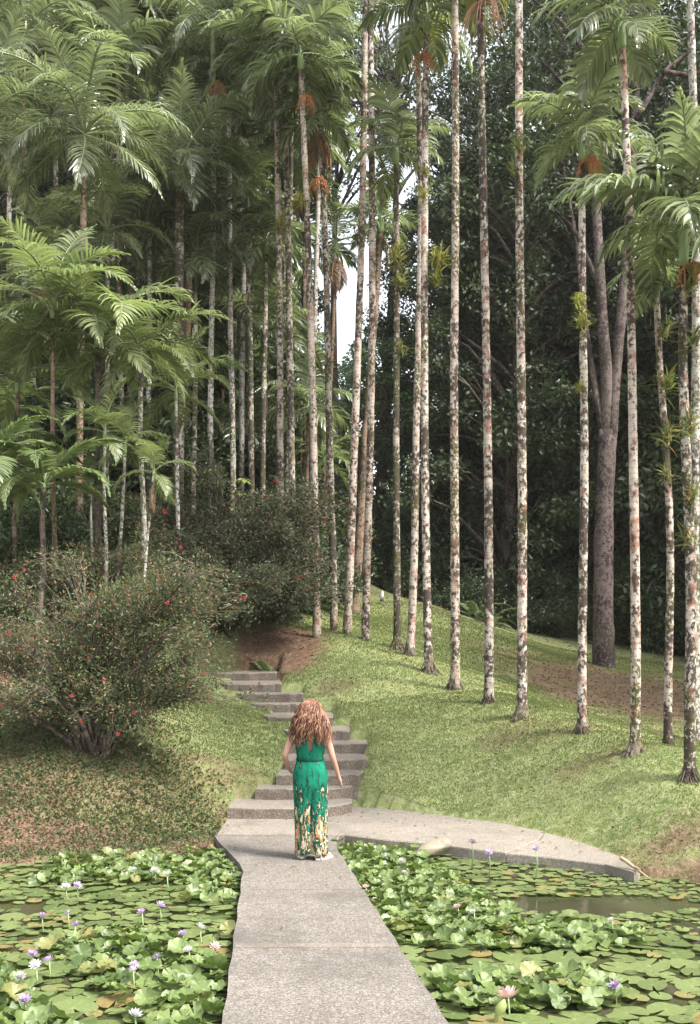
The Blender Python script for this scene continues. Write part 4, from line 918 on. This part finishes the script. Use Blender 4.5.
for k in range(110000):
    x = random.uniform(-6.2, 6.2); y = 3.0 + 9.4 * random.random()
    if abs(x) > .55 * y + 1.2: continue
    if openw(x, y): continue
    small = random.random()
    r_ = random.uniform(.07, .18) if bigness(x, y) else random.uniform(.05, .125)
    if k > 30000: r_ *= .62
    if x > 2.2 and y > 9.0: r_ *= .62
    if try_add(x, y, r_, .80): placed.append((x, y, r_, 0))
pads = placed
raised = []
def in_raised(x, y):
    if x < 0: return (y > 10.7 and x > -3.1) or (y < 8.9 and x > -2.6 + .3 * math.sin(y * 3) and math.sin(x * 4 + y * 2.5) > -.55) or (x > -1.5 and y > 9.9)
    return (x < .75 + .5 * (12 - y) * .5 and y > 8.6 and y < 12.3 and x < 1.9 - .2 * (y - 9)) or ((x - 1.4) ** 2 / 1.0 + (y - 8.85) ** 2 / .16 < 1) or ((x - 1.15) ** 2 / .5 + (y - 7.5) ** 2 / .12 < 1)
cell = {}
for k in range(26000):
    x = random.uniform(-3.6, 3); y = random.uniform(5.5, 12.4)
    if not in_raised(x, y): continue
    r_ = random.uniform(.04, .075) if y > 9 else random.uniform(.045, .10)
    if try_add(x, y, r_, .58): raised.append((x, y, r_, random.uniform(.02, .11)))
def inview(x, y): return y > 6.4 and abs(x) * F / y < 360
allp = [(x, y, r_, 0, 'f') for (x, y, r_, _) in pads] + [(x, y, r_, z, 'r') for (x, y, r_, z) in raised]
def px_size(p): return (p[2] / p[1]) ** 2 * (1.5 if p[4] == 'r' else 1) * (1 if inview(p[0], p[1]) else 0)
allp.sort(key=px_size, reverse=True)
nfl = [0, 0]
rest = {'f': MB(), 'r': MB()}; restA = {'f': [[], []], 'r': [[], []]}
LBL = {('f', 0): 'flat round green lily pad floating on the pond left of the walkway', ('f', 1): 'flat round green lily pad floating on the pond right of the walkway',
       ('r', 0): 'cupped bright green lily leaf standing above the water left of the walkway', ('r', 1): 'cupped bright green lily leaf standing above the water right of the walkway'}
GRP = {('f', 0): 'floating lily pads left of the walkway', ('f', 1): 'floating lily pads right of the walkway', ('r', 0): 'raised lily leaves left of the walkway', ('r', 1): 'raised lily leaves right of the walkway'}
cnt = 0; cntr = 0
gq = np.random.default_rng(3)
def pad_rot(kind): return (gq.normal() * .05, gq.normal() * .05, gq.uniform(0, 6.28)) if kind == 'f' else (gq.normal() * .34 + .10, gq.normal() * .36, gq.uniform(0, 6.28))
STB = MB(); tube(STB, [(0, 0, 0), (.01, 0, -.12), (0, 0, -.3)], .006, 5); STM = STB.mesh('stem', M['shaft'])
for (x, y, r_, z, kd) in allp:
    vi = int(gq.integers(5 if kd == 'f' else 6)); rot = pad_rot(kd); zz = (.006 + gq.random() * .03) if kd == 'f' else z
    if kd == 'f': lim = cnt < 295; 
    else: lim = cntr < 295
    if lim and inview(x, y):
        side = 0 if x < rx(y) and x < 0 or x < lx(y) else 1
        if kd == 'f':
            o = obj('lily_pad', PM[vi], None, (x, y, zz), rot, r_); tag(o, LBL[(kd, side)], 'lily pad', GRP[(kd, side)]); cnt += 1
        else:
            o = obj('raised_lily_leaf', RM[vi], None, (x, y, zz), rot, r_); tag(o, LBL[(kd, side)], 'lily leaf', GRP[(kd, side)]); cntr += 1
    else:
        d = (PG if kd == 'f' else RGm)[vi]; mtx = Matrix.LocRotScale((x, y, zz), __import__('mathutils').Euler(rot), (r_,) * 3)
        A = np.array(mtx); V = d[0] @ A[:3, :3].T + A[:3, 3]
        rest[kd].add(V, d[1], d[2], float(gq.random())); restA[kd][0].append(d[3]); restA[kd][1].append(d[4])
print('pads', len(pads), 'raised', len(raised), cnt, cntr)
for kd, nm, lb in (('f', 'lily_pads', 'the smaller and farther lily pads covering the rest of the pond'), ('r', 'raised_lily_leaves', 'farther raised lily leaves filling out the clumps')):
    if rest[kd].n:
        tag(obj(nm, rest[kd].mesh(nm, M['pad' if kd == 'f' else 'pad_up'], vattrs={'rad': np.concatenate(restA[kd][0]), 'vein': np.concatenate(restA[kd][1])})), lb, 'lily pads', kind='stuff')
# flowers
def lily_mesh(mt, seed):
    g = np.random.default_rng(seed); mb = MB()
    for ring, (n, e, l) in enumerate(((9, .35, 1.0), (9, .75, .92), (6, 1.15, .75))):
        for k in range(n):
            a = (k + .5 * ring) * 6.283 / n + g.normal() * .08; t = np.linspace(0, 1, 4); r_ = l * t * math.cos(e); z = l * t * math.sin(e) + .12 * t ** 2
            c = np.stack([r_ * math.cos(a), r_ * math.sin(a), z], 1); s = np.array([-math.sin(a), math.cos(a), 0]); w = np.array([.06, .17, .14, .01])[:, None]
            mb.add(np.concatenate([c + s * w, c + [0, 0, -.04], c - s * w]), [[q, q + 1, 5 + q, 4 + q] for q in range(3)] + [[4 + q, 5 + q, 9 + q, 8 + q] for q in range(3)], None, g.random())
    return mb.mesh('petals', mt)
LM = {'l': lily_mesh(M['lilac'], 1), 'p': lily_mesh(M['pink'], 2), 'w': lily_mesh(M['white_petal'], 3)}
mb = MB(); tube(mb, [(0, 0, 0), (0, 0, .2), (0, 0, .4)], [.12, .2, .12], 8); STA = mb.mesh('stamens', M['stamen'])
flowers = [(77, 886, 'l', 'pale lilac water lily near the back left of the pond'), (66, 888, 'w', 'whitish water lily just left of the back left lilac one'), (68, 914, 'l', 'lilac water lily at left, right one of a spaced pair'), (42, 917, 'l', 'lilac water lily at left, left one of a spaced pair'),
    (75, 926, 'l', 'pale water lily just below the spaced pair'), (104, 935, 'w', 'whitish lilac water lily alone midway between left edge and walkway'), (32, 955, 'l', 'lilac water lily at top of a cluster of three near the left edge'), (49, 961, 'l', 'lilac water lily at right of the cluster of three near the left edge'),
    (36, 966, 'w', 'pale water lily at bottom of the cluster of three near the left edge'), (20, 978, 'w', 'whitish water lily close to the left edge below the cluster of three'), (25, 1001, 'l', 'bluish lilac water lily by open water in the bottom left corner'),
    (160, 906, 'l', 'violet centred water lily midway to the walkway on the left'), (142, 913, 'l', 'small faint lilac water lily left of the violet centred one'), (134, 871, 'w', 'white water lily in the raised leaves at the back left'), (167, 876, 'w', 'largest white water lily in the raised leaves at the back'),
    (155, 871, 'w', 'small white water lily between two others at the back'), (183, 935, 'l', 'small lilac water lily above the pink one near the walkway'), (215, 948, 'p', 'magenta pink water lily beside the left edge of the walkway'), (189, 951, 'w', 'pale pinkish water lily left of the magenta one'),
    (134, 966, 'l', 'lilac water lily, upper of two close together at lower left'), (157, 959, 'l', 'violet water lily right of the two close together at lower left'), (133, 972, 'w', 'whitish water lily, lower of two close together at lower left'), (135, 1016, 'w', 'white water lily at the bottom edge left of the walkway'), (200, 928, 'w', 'faint white water lily in leaves near the walkway'),
    (366, 888, 'p', 'pale pink water lily touching the right edge of the walkway'), (458, 908, 'p', 'pale pink water lily in the right leaf clump'), (474, 913, 'w', 'white water lily in the right leaf clump'), (508, 998, 'p', 'large pink water lily with a bud at bottom right'),
    (615, 986, 'l', 'lilac water lily among flat pads at lower right'), (472, 843, 'l', 'tall violet water lily in front of the slab, leftmost of three'), (489, 853, 'l', 'violet water lily in front of the slab, middle of three'), (536, 850, 'l', 'violet water lily in front of the slab, rightmost of three'),
    (402, 862, 'w', 'small white water lily in raised leaves near the white stone'), (612, 921, 'w', 'faint bluish water lily beside the dark open water at right'), (405, 874, 'w', 'white water lily in raised leaves right of the walkway')]
for (px, py, c, lab) in flowers:
    h = .13
    if py < 856 and px > 400: h = .3
    p = PZ(px, py, h)
    s = .05 if not (c == 'p' and px == 508) else .085
    r_ = empty('water_lily', (p.x, p.y, h)); tag(r_, lab, 'water lily', 'water lily flowers on the pond')
    obj('petals', LM[c], r_, (0, 0, 0), (random.uniform(.1, .6), random.uniform(-.35, .35), random.uniform(0, 6)), s * random.uniform(.85, 1.15)); obj('stamens', STA, r_, (0, 0, .012), None, s * .8)
    mb2 = STM; obj('stem', STM, r_, (0, 0, .01))
# bud
mb = MB(); tube(mb, [(0, 0, -.2), (0, 0, 0), (.01, 0, .04), (.02, 0, .08), (.02, 0, .11)], [.008, .014, .036, .026, .004], 10)
p = PZ(497, 1012, .1); tag(obj('lily_bud', mb.mesh('lily_bud', M['leaf_pale']), None, (p.x, p.y, .08), (0, .25, 0)), 'closed greenish lily bud beside the large pink flower', 'lily bud')

# ------------------------------------------------------------------ stone and stick on the slab
import bmesh
bm = bmesh.new(); bmesh.ops.create_icosphere(bm, subdivisions=3, radius=1)
for v_ in bm.verts:
    v_.co *= 1 + .10 * math.sin(v_.co.x * 3.1 + v_.co.y * 4) + .05 * math.sin(v_.co.z * 7 + v_.co.x * 5); v_.co.x *= .2; v_.co.y *= .10; v_.co.z *= .075
me = bpy.data.meshes.new('white_stone'); bm.to_mesh(me); bm.free(); me.materials.append(M['stone_white']); me.attributes.new('tint', 'FLOAT', 'FACE')
for p_ in me.polygons: p_.use_smooth = True
p = PZ(432, 848, .09); tag(obj('white_stone', me, None, (p.x, 11.95, .12), (0, -.25, .2)), 'white elongated stone at the water edge of the concrete slab', 'stone')
mb = MB(); tube(mb, smoothpath([(-.17, 0, .04), (-.08, .02, .02), (.05, -.02, .015), (.15, .03, -.02)], 10), np.linspace(.02, .010, 10), 8, lump=.15); tube(mb, smoothpath([(0, 0, .02), (.1, -.1, .06)], 5), np.linspace(.015, .006, 5), 5)
p = PZ(634, 872, .1); tag(obj('driftwood_stick', mb.mesh('stick', M['stick']), None, (p.x, p.y, .13), (0, .35, -.7)), 'pale broken stick lying at the right end of the slab', 'stick')
# small marker post on far lawn
D = 30; x = PX(382, D); mk = empty('lawn_marker', (x, D, gz(x, D))); tag(mk, 'tiny white topped marker with dark foot on the far lawn', 'marker')
mb = MB(); tube(mb, [(0, 0, -.05), (0, 0, .05), (0, 0, .09)], [.05, .06, .035], 10); obj('foot', mb.mesh('foot', M['dark_plastic']), mk)
mb = MB(); tube(mb, [(0, 0, .085), (0, 0, .15), (.01, 0, .24), (.015, 0, .29)], [.03, .045, .03, .008], 10); obj('cap', mb.mesh('cap', M['white_plastic']), mk)

# ------------------------------------------------------------------ people
def body_mesh(J, E, root, name, mt):
    """J: list of (x,y,z,r); E edges; several chains allowed"""
    me = bpy.data.meshes.new(name); me.from_pydata([j[:3] for j in J], E, []); o = bpy.data.objects.new(name + '_tmp', me); COL.objects.link(o)
    md = o.modifiers.new('skin', 'SKIN'); md.use_smooth_shade = True; md.branch_smoothing = .6
    for k, j in enumerate(J):
        sv = me.skin_vertices[0].data[k]; rr = j[3] if isinstance(j[3], tuple) else (j[3], j[3]); sv.radius = rr; sv.use_root = k in root
    o.modifiers.new('sub', 'SUBSURF').levels = 2; o.modifiers['sub'].render_levels = 2
    dg = bpy.context.evaluated_depsgraph_get(); ev = o.evaluated_get(dg); m2 = bpy.data.meshes.new_from_object(ev); bpy.data.objects.remove(o)
    return m2
def head_verts(c, s=1.0, pitch=-.25, yaw=0):
    bm = bmesh.new(); bmesh.ops.create_uvsphere(bm, u_segments=28, v_segments=20, radius=1)
    for v_ in bm.verts:
        x, y, z = v_.co
        fx = .076; fy = .095; fz = .115
        if z < 0: fx *= 1 - .32 * (-z) ** 1.4; fy *= 1 - .14 * (-z)
        X = x * fx; Y = y * fy; Z = z * fz
        if y > .6:                                     # face: nose, brow, lips, chin, eye sockets
            Y += .024 * math.exp(-(x / .16) ** 2 - ((z + .12) / .17) ** 2)
            Y += .008 * math.exp(-(x / .22) ** 2 - ((z + .48) / .07) ** 2) + .008 * math.exp(-(x / .2) ** 2 - ((z + .82) / .12) ** 2)
            Y -= .009 * (math.exp(-((x - .38) / .17) ** 2 - ((z - .08) / .10) ** 2) + math.exp(-((x + .38) / .17) ** 2 - ((z - .08) / .10) ** 2))
        v_.co = Vector((X, Y, Z))
    for s_ in (-1, 1):                                 # ears
        r_ = bmesh.ops.create_uvsphere(bm, u_segments=10, v_segments=8, radius=1)
        for v_ in r_['verts']: v_.co = Vector((s_ * .077 + v_.co.x * .008, v_.co.y * .018 - .005, v_.co.z * .03 - .005))
    mt_ = Matrix.Translation(c) @ Matrix.Rotation(yaw, 4, 'Z') @ Matrix.Rotation(pitch, 4, 'X') @ Matrix.Scale(s, 4)
    bmesh.ops.transform(bm, matrix=mt_, verts=bm.verts); me = bpy.data.meshes.new('h'); bm.to_mesh(me); bm.free(); return me, mt_
def join(meshes, name, mt):
    bm = bmesh.new()
    for m_ in meshes: bm.from_mesh(m_)
    me = bpy.data.meshes.new(name); bm.to_mesh(me); bm.free(); me.materials.clear(); me.materials.append(mt)
    for p_ in me.polygons: p_.use_smooth = True; p_.material_index = 0
    return me
def hand_chain(J, E, root, wrist, d, side, curl=.35):
    """five fingers as their own chains rooted in the palm, pointing along d"""
    d = Vector(d).normalized(); s = Vector((0, 1, 0)).cross(d).normalized() * 0 + Vector((0, 1, 0)); s = (s - d * s.dot(d)).normalized(); n_ = d.cross(s) * side
    w = Vector(wrist)
    for q, (o_, l) in enumerate(((.028, .062), (.010, .072), (-.009, .068), (-.026, .052))):
        k = len(J); b0 = w + d * .035 + s * o_ * .6; b1 = w + d * .082 + s * o_
        b2 = b1 + d * l * .5 - n_ * curl * l * .3; b3 = b2 + d * l * .42 - n_ * curl * l * .6
        J += [(*b0, .011), (*b1, .0095), (*b2, .0085), (*b3, .0065)]; E += [(k, k + 1), (k + 1, k + 2), (k + 2, k + 3)]; root.add(k)
    k = len(J); b0 = w + d * .02 + s * .015; b1 = b0 + d * .03 + s * .03 - n_ * .008; b2 = b1 + d * .032 + s * .008 - n_ * .01
    J += [(*b0, .012), (*b1, .010), (*b2, .008)]; E += [(k, k + 1), (k + 1, k + 2)]; root.add(k)

def person(name, loc, rz, label, pose, head_c, head_pitch, s=1.0):
    J, E, root = [], [], {0}
    def a(*j): J.append(j); return len(J) - 1
    pel = a(0, 0, .93, (.135, .095)); sp = a(0, .0, 1.04, (.115, .085)); sp2 = a(0, .0, 1.14, (.115, .085)); ch = a(0, -.005, 1.24, (.135, .095)); nb = a(0, 0, 1.345, (.065, .055)); nk = a(0, .02, 1.40, .048); hd = a(0, .035, 1.47, .05)
    E += [(pel, sp), (sp, sp2), (sp2, ch), (ch, nb), (nb, nk), (nk, hd)]
    for side, key in ((1, 'R'), (-1, 'L')):
        sh, el, wr, hn = pose['arm' + key]
        i0 = a(*sh, .046); i1 = a(*((np.array(sh) + np.array(el)) / 2), .040); i2 = a(*el, .033); i3 = a(*((np.array(wr) + np.array(el)) / 2), .030); i4 = a(*wr, .022); i5 = a(*((np.array(wr) * .5 + np.array(hn) * .5)), (.028, .018)); i6 = a(*(np.array(hn)), (.034, .016))
        E += [(ch, i0), (i0, i1), (i1, i2), (i2, i3), (i3, i4), (i4, i5), (i5, i6)]
        hip, kn, an, toe = pose['leg' + key]
        k0 = a(*hip, .085); k1 = a(*((np.array(hip) + np.array(kn)) / 2), .072); k2 = a(*kn, .052); k3 = a(*(np.array(kn) * .6 + np.array(an) * .4), .05); k4 = a(*an, .036); k5 = a(*((np.array(an) + np.array(toe)) / 2 - np.array([0, 0, .012])), (.036, .03)); k6 = a(*toe, (.038, .02))
        E += [(pel, k0), (k0, k1), (k1, k2), (k2, k3), (k3, k4), (k4, k5), (k5, k6)]
    for side, key in ((1, 'R'), (-1, 'L')):
        sh, el, wr, hn = pose['arm' + key]; hand_chain(J, E, root, wr, np.array(hn) - np.array(wr), side)
    bme = body_mesh(J, E, root, 'body', M['skin']); hme, hm = head_verts(Vector(head_c), 1.0, head_pitch)
    me = join([bme, hme], 'person', M['skin'])
    o = obj(name, me, None, loc, (0, 0, rz), s); tag(o, label, 'person')
    return o, hm
pose = {'armR': [(.165, -.005, 1.295), (.232, -.04, 1.055), (.292, .02, .86), (.325, .04, .775)], 'armL': [(-.165, -.005, 1.295), (-.262, -.05, 1.07), (-.225, .09, .93), (-.195, .16, .88)],
        'legR': [(.085, 0, .88), (.085, .05, .50), (.105, -.03, .085), (.195, .055, .03)], 'legL': [(-.085, 0, .88), (-.08, .03, .50), (-.075, .06, .085), (-.085, .20, .03)]}
w0 = PZ(308, 860, .12)
wm, hm = person('person', (w0.x + .02, w0.y + .03, .125), R(3), 'woman in green patterned jumpsuit with long wavy auburn hair walking away along the walkway', pose, (0, .06, 1.515), -.35)
# jumpsuit
def loft(mb, rings, seg=40):
    V = []; 
    for (cx, cy, z, ax, ay, fold, ph) in rings:
        for k in range(seg):
            t = 2 * math.pi * k / seg; f = 1 + fold * math.sin(9 * t + ph) + fold * .5 * math.sin(17 * t + ph * 2)
            V.append((cx + ax * f * math.cos(t), cy + ay * f * math.sin(t), z))
    n = len(rings); Q = []
    for i_ in range(n - 1):
        for k in range(seg): Q.append([i_ * seg + k, i_ * seg + (k + 1) % seg, (i_ + 1) * seg + (k + 1) % seg, (i_ + 1) * seg + k])
    return np.array(V), Q
mb = MB()
def trouser(z):
    u = (1.03 - z) / 1.0; ax = np.interp(z, [.02, .3, .6, .8, .9, .98, 1.03], [.160, .160, .166, .176, .170, .148, .128]); ay = np.interp(z, [.02, .3, .6, .8, .93, 1.03], [.125, .118, .118, .125, .125, .098])
    gr = np.interp(z, [.02, .25, .6, .78], [.62, .5, .28, 0]); return ax, ay, gr
NS = 72; zs = np.linspace(1.03, .05, 34); V = []
for iz, z in enumerate(zs):
    ax, ay, gr = trouser(z); u = (1.03 - z)
    for k in range(NS):
        t = 2 * math.pi * k / NS; f = 1 + (.012 + .035 * u) * math.sin(11 * t + 1.5 * math.sin(z * 3)) + (.010 + .02 * u) * math.sin(19 * t + z * 2.5) + .012 * u * math.sin(7 * t + z * 9)
        f *= 1 - gr * math.exp(-(math.cos(t) / .20) ** 2)
        step = .035 * u * math.cos(t) * (1 if z < .7 else .5)
        V.append((ax * f * math.cos(t) + .012 * u, ay * f * math.sin(t) + .03 * u - step, z + (.012 * math.sin(3 * t) if iz == 33 else 0)))
mb.add(V, [[i_ * NS + k, i_ * NS + (k + 1) % NS, (i_ + 1) * NS + (k + 1) % NS, (i_ + 1) * NS + k] for i_ in range(33) for k in range(NS)])
# bodice with open shoulders and a keyhole at the back
rings = [(0, 0, 1.035, .127, .097, .02, 0), (0, 0, 1.07, .135, .104, .03, 0), (0, 0, 1.12, .145, .112, .025, 0), (0, 0, 1.17, .15, .115, .02, 0), (0, 0, 1.22, .148, .112, .012, 0), (0, 0, 1.27, .138, .104, .008, 0), (0, 0, 1.31, .112, .088, .005, 0), (0, 0, 1.345, .080, .070, 0, 0), (0, .005, 1.365, .066, .062, 0, 0)]
ra = np.array(rings); zq = np.linspace(1.035, 1.365, 44); rings = [tuple(np.interp(z, ra[:, 2], ra[:, c_]) for c_ in range(7)) for z in zq]
seg = 160; V, Q = loft(mb, rings, seg); Q2 = []
for q in Q:
    c = V[q].mean(0)
    if c[1] < 0 and ((c[0] / (.026 * (1.2 - 3 * abs(c[2] - 1.20)))) ** 2 + ((c[2] - 1.20) / .075) ** 2 < 1): continue
    Q2.append(q)
mb.add(V, Q2)
js = obj('jumpsuit', mb.mesh('jumpsuit', M['suit']), wm); sm = js.modifiers.new('solid', 'SOLIDIFY'); sm.thickness = .004
mb = MB(); V, Q = loft(mb, [(0, 0, 1.012, .138, .108, .02, 0), (0, 0, 1.022, .143, .113, .02, 0), (0, 0, 1.042, .142, .112, .02, 0), (0, 0, 1.052, .134, .104, .02, 0)]); mb.add(V, Q); obj('belt', mb.mesh('belt', M['belt']), wm)
# sandals
for s_, (cx, cy) in ((1, (.115, .055)), (-1, (-.082, .135))):
    mb = MB(); n = 20; a_ = np.linspace(0, 2 * np.pi, n, endpoint=False)
    ol = np.stack([cx + (.043 + .006 * np.sin(a_)) * np.cos(a_) + (.012 * s_ if s_ > 0 else 0) * np.sin(a_), cy + .125 * np.sin(a_)], 1)
    rot_ = -.80 if s_ > 0 else 0.0; c_, si_ = math.cos(rot_), math.sin(rot_); cx, cy = (.148, .012) if s_ > 0 else (cx, cy)
    ol = np.stack([cx + .044 * np.cos(a_), cy + .122 * np.sin(a_)], 1) - [cx, cy]; ol = np.stack([cx + ol[:, 0] * c_ - ol[:, 1] * si_, cy + ol[:, 0] * si_ + ol[:, 1] * c_], 1)
    V = np.vstack([np.c_[ol, np.full(n, -.003)], np.c_[ol, np.full(n, .016)]]); Q = [[k, (k + 1) % n, n + (k + 1) % n, n + k] for k in range(n)]
    V = np.vstack([V, [cx, cy, .017], [cx, cy, -.003]]); T = [[n + k, n + (k + 1) % n, 2 * n] for k in range(n)] + [[(k + 1) % n, k, 2 * n + 1] for k in range(n)]
    mb.add(V, Q, T)
    for yy, hh in ((.06, .045), (-.03, .06), (-.085, .075)):
        t = np.linspace(0, math.pi, 10); lx_ = .045 * np.cos(t); tube(mb, np.stack([cx + lx_ * c_ - yy * si_, cy + lx_ * si_ + yy * c_, .008 + hh * np.sin(t)], 1), .007, 5)
    obj('sandal', mb.mesh('sandal', M['sandal']), wm)
for s_ in (-1, 1):
    p = hm @ Vector((s_ * .030, .082, .008)); bm = bmesh.new(); bmesh.ops.create_uvsphere(bm, u_segments=10, v_segments=8, radius=.009); me = bpy.data.meshes.new('eye'); bm.to_mesh(me); bm.free(); me.materials.append(M['iris']); obj('eye', me, wm, p)
# hair: cap plus wavy locks
g = np.random.default_rng(4); mb = MB(); hc = np.array([0, .045, 1.535])
for k in range(2600):
    a_ = g.uniform(0, 2 * math.pi); el = g.uniform(-.15, 1.5)
    d0 = np.array([math.cos(a_) * math.cos(el), math.sin(a_) * math.cos(el), math.sin(el)])
    if d0[1] > .35 and el < .75: continue
    p = hc + d0 * np.array([.083, .10, .112]); n = 16; pts = [p]
    out = np.array([d0[0] * .72, d0[1] * .8 - .35, 0]); out /= max(np.linalg.norm(out), .35); cl = int(g.integers(0, 70)); gc = np.random.default_rng(cl)
    flat = 1 - .75 * max(0, math.sin(el)); d = d0 * .35 + out * .55 * flat + np.array([0, 0, -.2]); ln = g.uniform(.20, .43) * (1 + .25 * abs(d0[0])); ph = gc.uniform(0, 6.28) + g.normal() * .5; fr = gc.uniform(14, 24); spread_ = .9 * g.uniform(.1, 1.0)
    for q in range(n - 1):
        u = q / (n - 1)
        tgt = np.array([out[0] * 1.25 * spread_ * max(0, 1 - 1.35 * u), out[1] * .6 * spread_ * (1 - u) - .05, -1.0]); d = d * .78 + tgt * .22 * (1 + u)
        wv = np.array([math.sin(ph + u * fr), math.cos(ph + u * fr * .9), 0]) * 1.35 * (.15 + u)
        dd = d + wv; dd /= np.linalg.norm(dd); q_ = pts[-1] + dd * ln / (n - 1)
        # keep outside the skull
        v = (q_ - hc) / np.array([.088, .105, .118]); L_ = np.linalg.norm(v)
        if L_ < 1: q_ = hc + v / max(L_, 1e-3) * np.array([.088, .105, .118])
        if q_[2] < 1.40 and q_[1] > -.06 and abs(q_[0]) < .15: q_[1] = -.10 - .02 * g.random()
        pts.append(q_)
    pts = np.array(pts); ax_ = np.abs(pts[:, 0]); pts[:, 0] = np.sign(pts[:, 0]) * np.where(ax_ > .085, .085 + (ax_ - .085) * .68, ax_)
    tube(mb, pts, np.concatenate([np.linspace(.003, .005, 6), np.linspace(.005, .002, n - 6)]), 3, float(np.clip(gc.uniform(.15, .85) + g.normal() * .15, 0, 1)), cap=False)
V = []; 
bm = bmesh.new(); bmesh.ops.create_uvsphere(bm, u_segments=24, v_segments=16, radius=1); bm.verts.ensure_lookup_table()
vv = np.array([v_.co for v_ in bm.verts]); ff = [[v_.index for v_ in f.verts] for f in bm.faces]; bm.free()
keep = lambda f: not (vv[f].mean(0)[1] > .45 and vv[f].mean(0)[2] < .45) and vv[f].mean(0)[2] > -.75
mb.add(hc + vv * [.086, .103, .117], [f for f in ff if len(f) == 4 and keep(f)], [f for f in ff if len(f) == 3 and keep(f)], .3)
obj('hair', mb.mesh('hair', M['hair']), wm)

# distant visitor in teal
D = 38; x = PX(361, D)
pose2 = {'armR': [(.165, 0, 1.295), (.20, .0, 1.05), (.20, .05, .84), (.20, .07, .76)], 'armL': [(-.165, 0, 1.295), (-.20, 0, 1.05), (-.20, .05, .84), (-.20, .07, .76)],
         'legR': [(.085, 0, .88), (.085, .04, .48), (.085, -.0, .085), (.095, .12, .03)], 'legL': [(-.085, 0, .88), (-.08, .02, .48), (-.085, .04, .085), (-.095, .17, .03)]}
vm, hm2 = person('person', (x, D, gz(x, D)), R(200), 'distant visitor in teal shirt and khaki shorts half hidden between two palm trunks', pose2, (0, .05, 1.53), -.1)
mb = MB(); V, Q = loft(mb, [(0, 0, .93, .16, .12, .02, 0), (0, 0, 1.05, .145, .11, .02, 0), (0, 0, 1.2, .155, .115, .01, 0), (0, 0, 1.3, .15, .10, 0, 0), (0, 0, 1.36, .085, .07, 0, 0)]); mb.add(V, Q)
for s_ in (-1, 1): tube(mb, [(s_ * .13, 0, 1.32), (s_ * .18, 0, 1.26), (s_ * .205, 0, 1.1)], [.06, .062, .055], 12)
obj('shirt', mb.mesh('shirt', M['teal']), vm)
mb = MB(); V, Q = loft(mb, [(0, 0, .97, .15, .11, .01, 0), (0, 0, .85, .175, .13, .02, 0), (0, 0, .78, .175, .13, .02, 0)]); mb.add(V, Q)
for s_ in (-1, 1): tube(mb, [(s_ * .088, 0, .84), (s_ * .09, .02, .62), (s_ * .09, .03, .42)], [.1, .096, .09], 14, cap=False)
obj('shorts', mb.mesh('shorts', M['khaki']), vm)
mb = MB(); mb.add(np.array([0, .04, 1.54]) + vv * [.085, .102, .117], [f for f in ff if len(f) == 4 and keep(f)], [f for f in ff if len(f) == 3 and keep(f)], .2); obj('hair', mb.mesh('hair', M['hair']), vm)

# ------------------------------------------------------------------ air
HAZE = 0.00035
if HAZE:
    mb = MB(); x0, x1, y0, y1, z0, z1 = -150, 150, -70, 240, -3, 60
    mb.add([(x0, y0, z0), (x1, y0, z0), (x1, y1, z0), (x0, y1, z0), (x0, y0, z1), (x1, y0, z1), (x1, y1, z1), (x0, y1, z1)], [[0, 3, 2, 1], [4, 5, 6, 7], [0, 1, 5, 4], [1, 2, 6, 5], [2, 3, 7, 6], [3, 0, 4, 7]])
    m = bpy.data.materials.new('humid_air'); m.use_nodes = True; nt = m.node_tree; nt.nodes.clear()
    out = nt.nodes.new('ShaderNodeOutputMaterial'); pv = nt.nodes.new('ShaderNodeVolumePrincipled'); pv.inputs['Color'].default_value = (.97, .94, .90, 1); pv.inputs['Density'].default_value = HAZE; pv.inputs['Anisotropy'].default_value = .2
    L(nt, pv.outputs[0], out.inputs['Volume'])
    tag(obj('haze', mb.mesh('haze', m, smooth=False)), 'thin humid air over the garden', 'haze', kind='stuff')

# ------------------------------------------------------------------ light
w = bpy.data.worlds.new('World'); sc.world = w; w.use_nodes = True; nt = w.node_tree
bg = nt.nodes['Background']; sky = nt.nodes.new('ShaderNodeTexSky'); sky.sky_type = 'NISHITA'; sky.sun_disc = False
EL, AZ = R(55), R(122)      # AZ clockwise from +Y
sky.sun_elevation = EL; sky.sun_rotation = AZ; sky.dust_density = 3; sky.air_density = 1.0
hs = nt.nodes.new('ShaderNodeHueSaturation'); hs.inputs['Saturation'].default_value = .30; hs.inputs['Value'].default_value = 1.5
L(nt, sky.outputs[0], hs.inputs['Color']); L(nt, hs.outputs[0], bg.inputs[0]); bg.inputs[1].default_value = .15
ld = bpy.data.lights.new('sun', 'SUN'); ld.energy = 3.8; ld.angle = R(12); ld.color = (1, .94, .85)
lo = bpy.data.objects.new('sun', ld); COL.objects.link(lo)
dv = Vector((math.sin(AZ) * math.cos(EL), math.cos(AZ) * math.cos(EL), math.sin(EL)))
lo.rotation_euler = dv.to_track_quat('Z', 'Y').to_euler(); lo.location = (20, 0, 40)
sc.view_settings.view_transform = 'Standard'; sc.view_settings.look = 'None'; sc.view_settings.exposure = 1.22; sc.view_settings.gamma = 1
cd = bpy.data.cameras.new('camera'); cam = bpy.data.objects.new('camera', cd); COL.objects.link(cam); sc.camera = cam
cam.location = (0, 0, CZ); cam.rotation_euler = (R(90), 0, 0)
cd.sensor_fit = 'VERTICAL'; cd.sensor_height = 36; cd.lens = 36 * F / 1024; cd.shift_y = (HY - 512) / 1024; cd.clip_end = 600; cd.clip_start = .1
sc.cycles.use_denoising = True; sc.cycles.max_bounces = 8; sc.cycles.diffuse_bounces = 3; sc.cycles.glossy_bounces = 2; sc.cycles.transmission_bounces = 3; sc.cycles.volume_bounces = 0
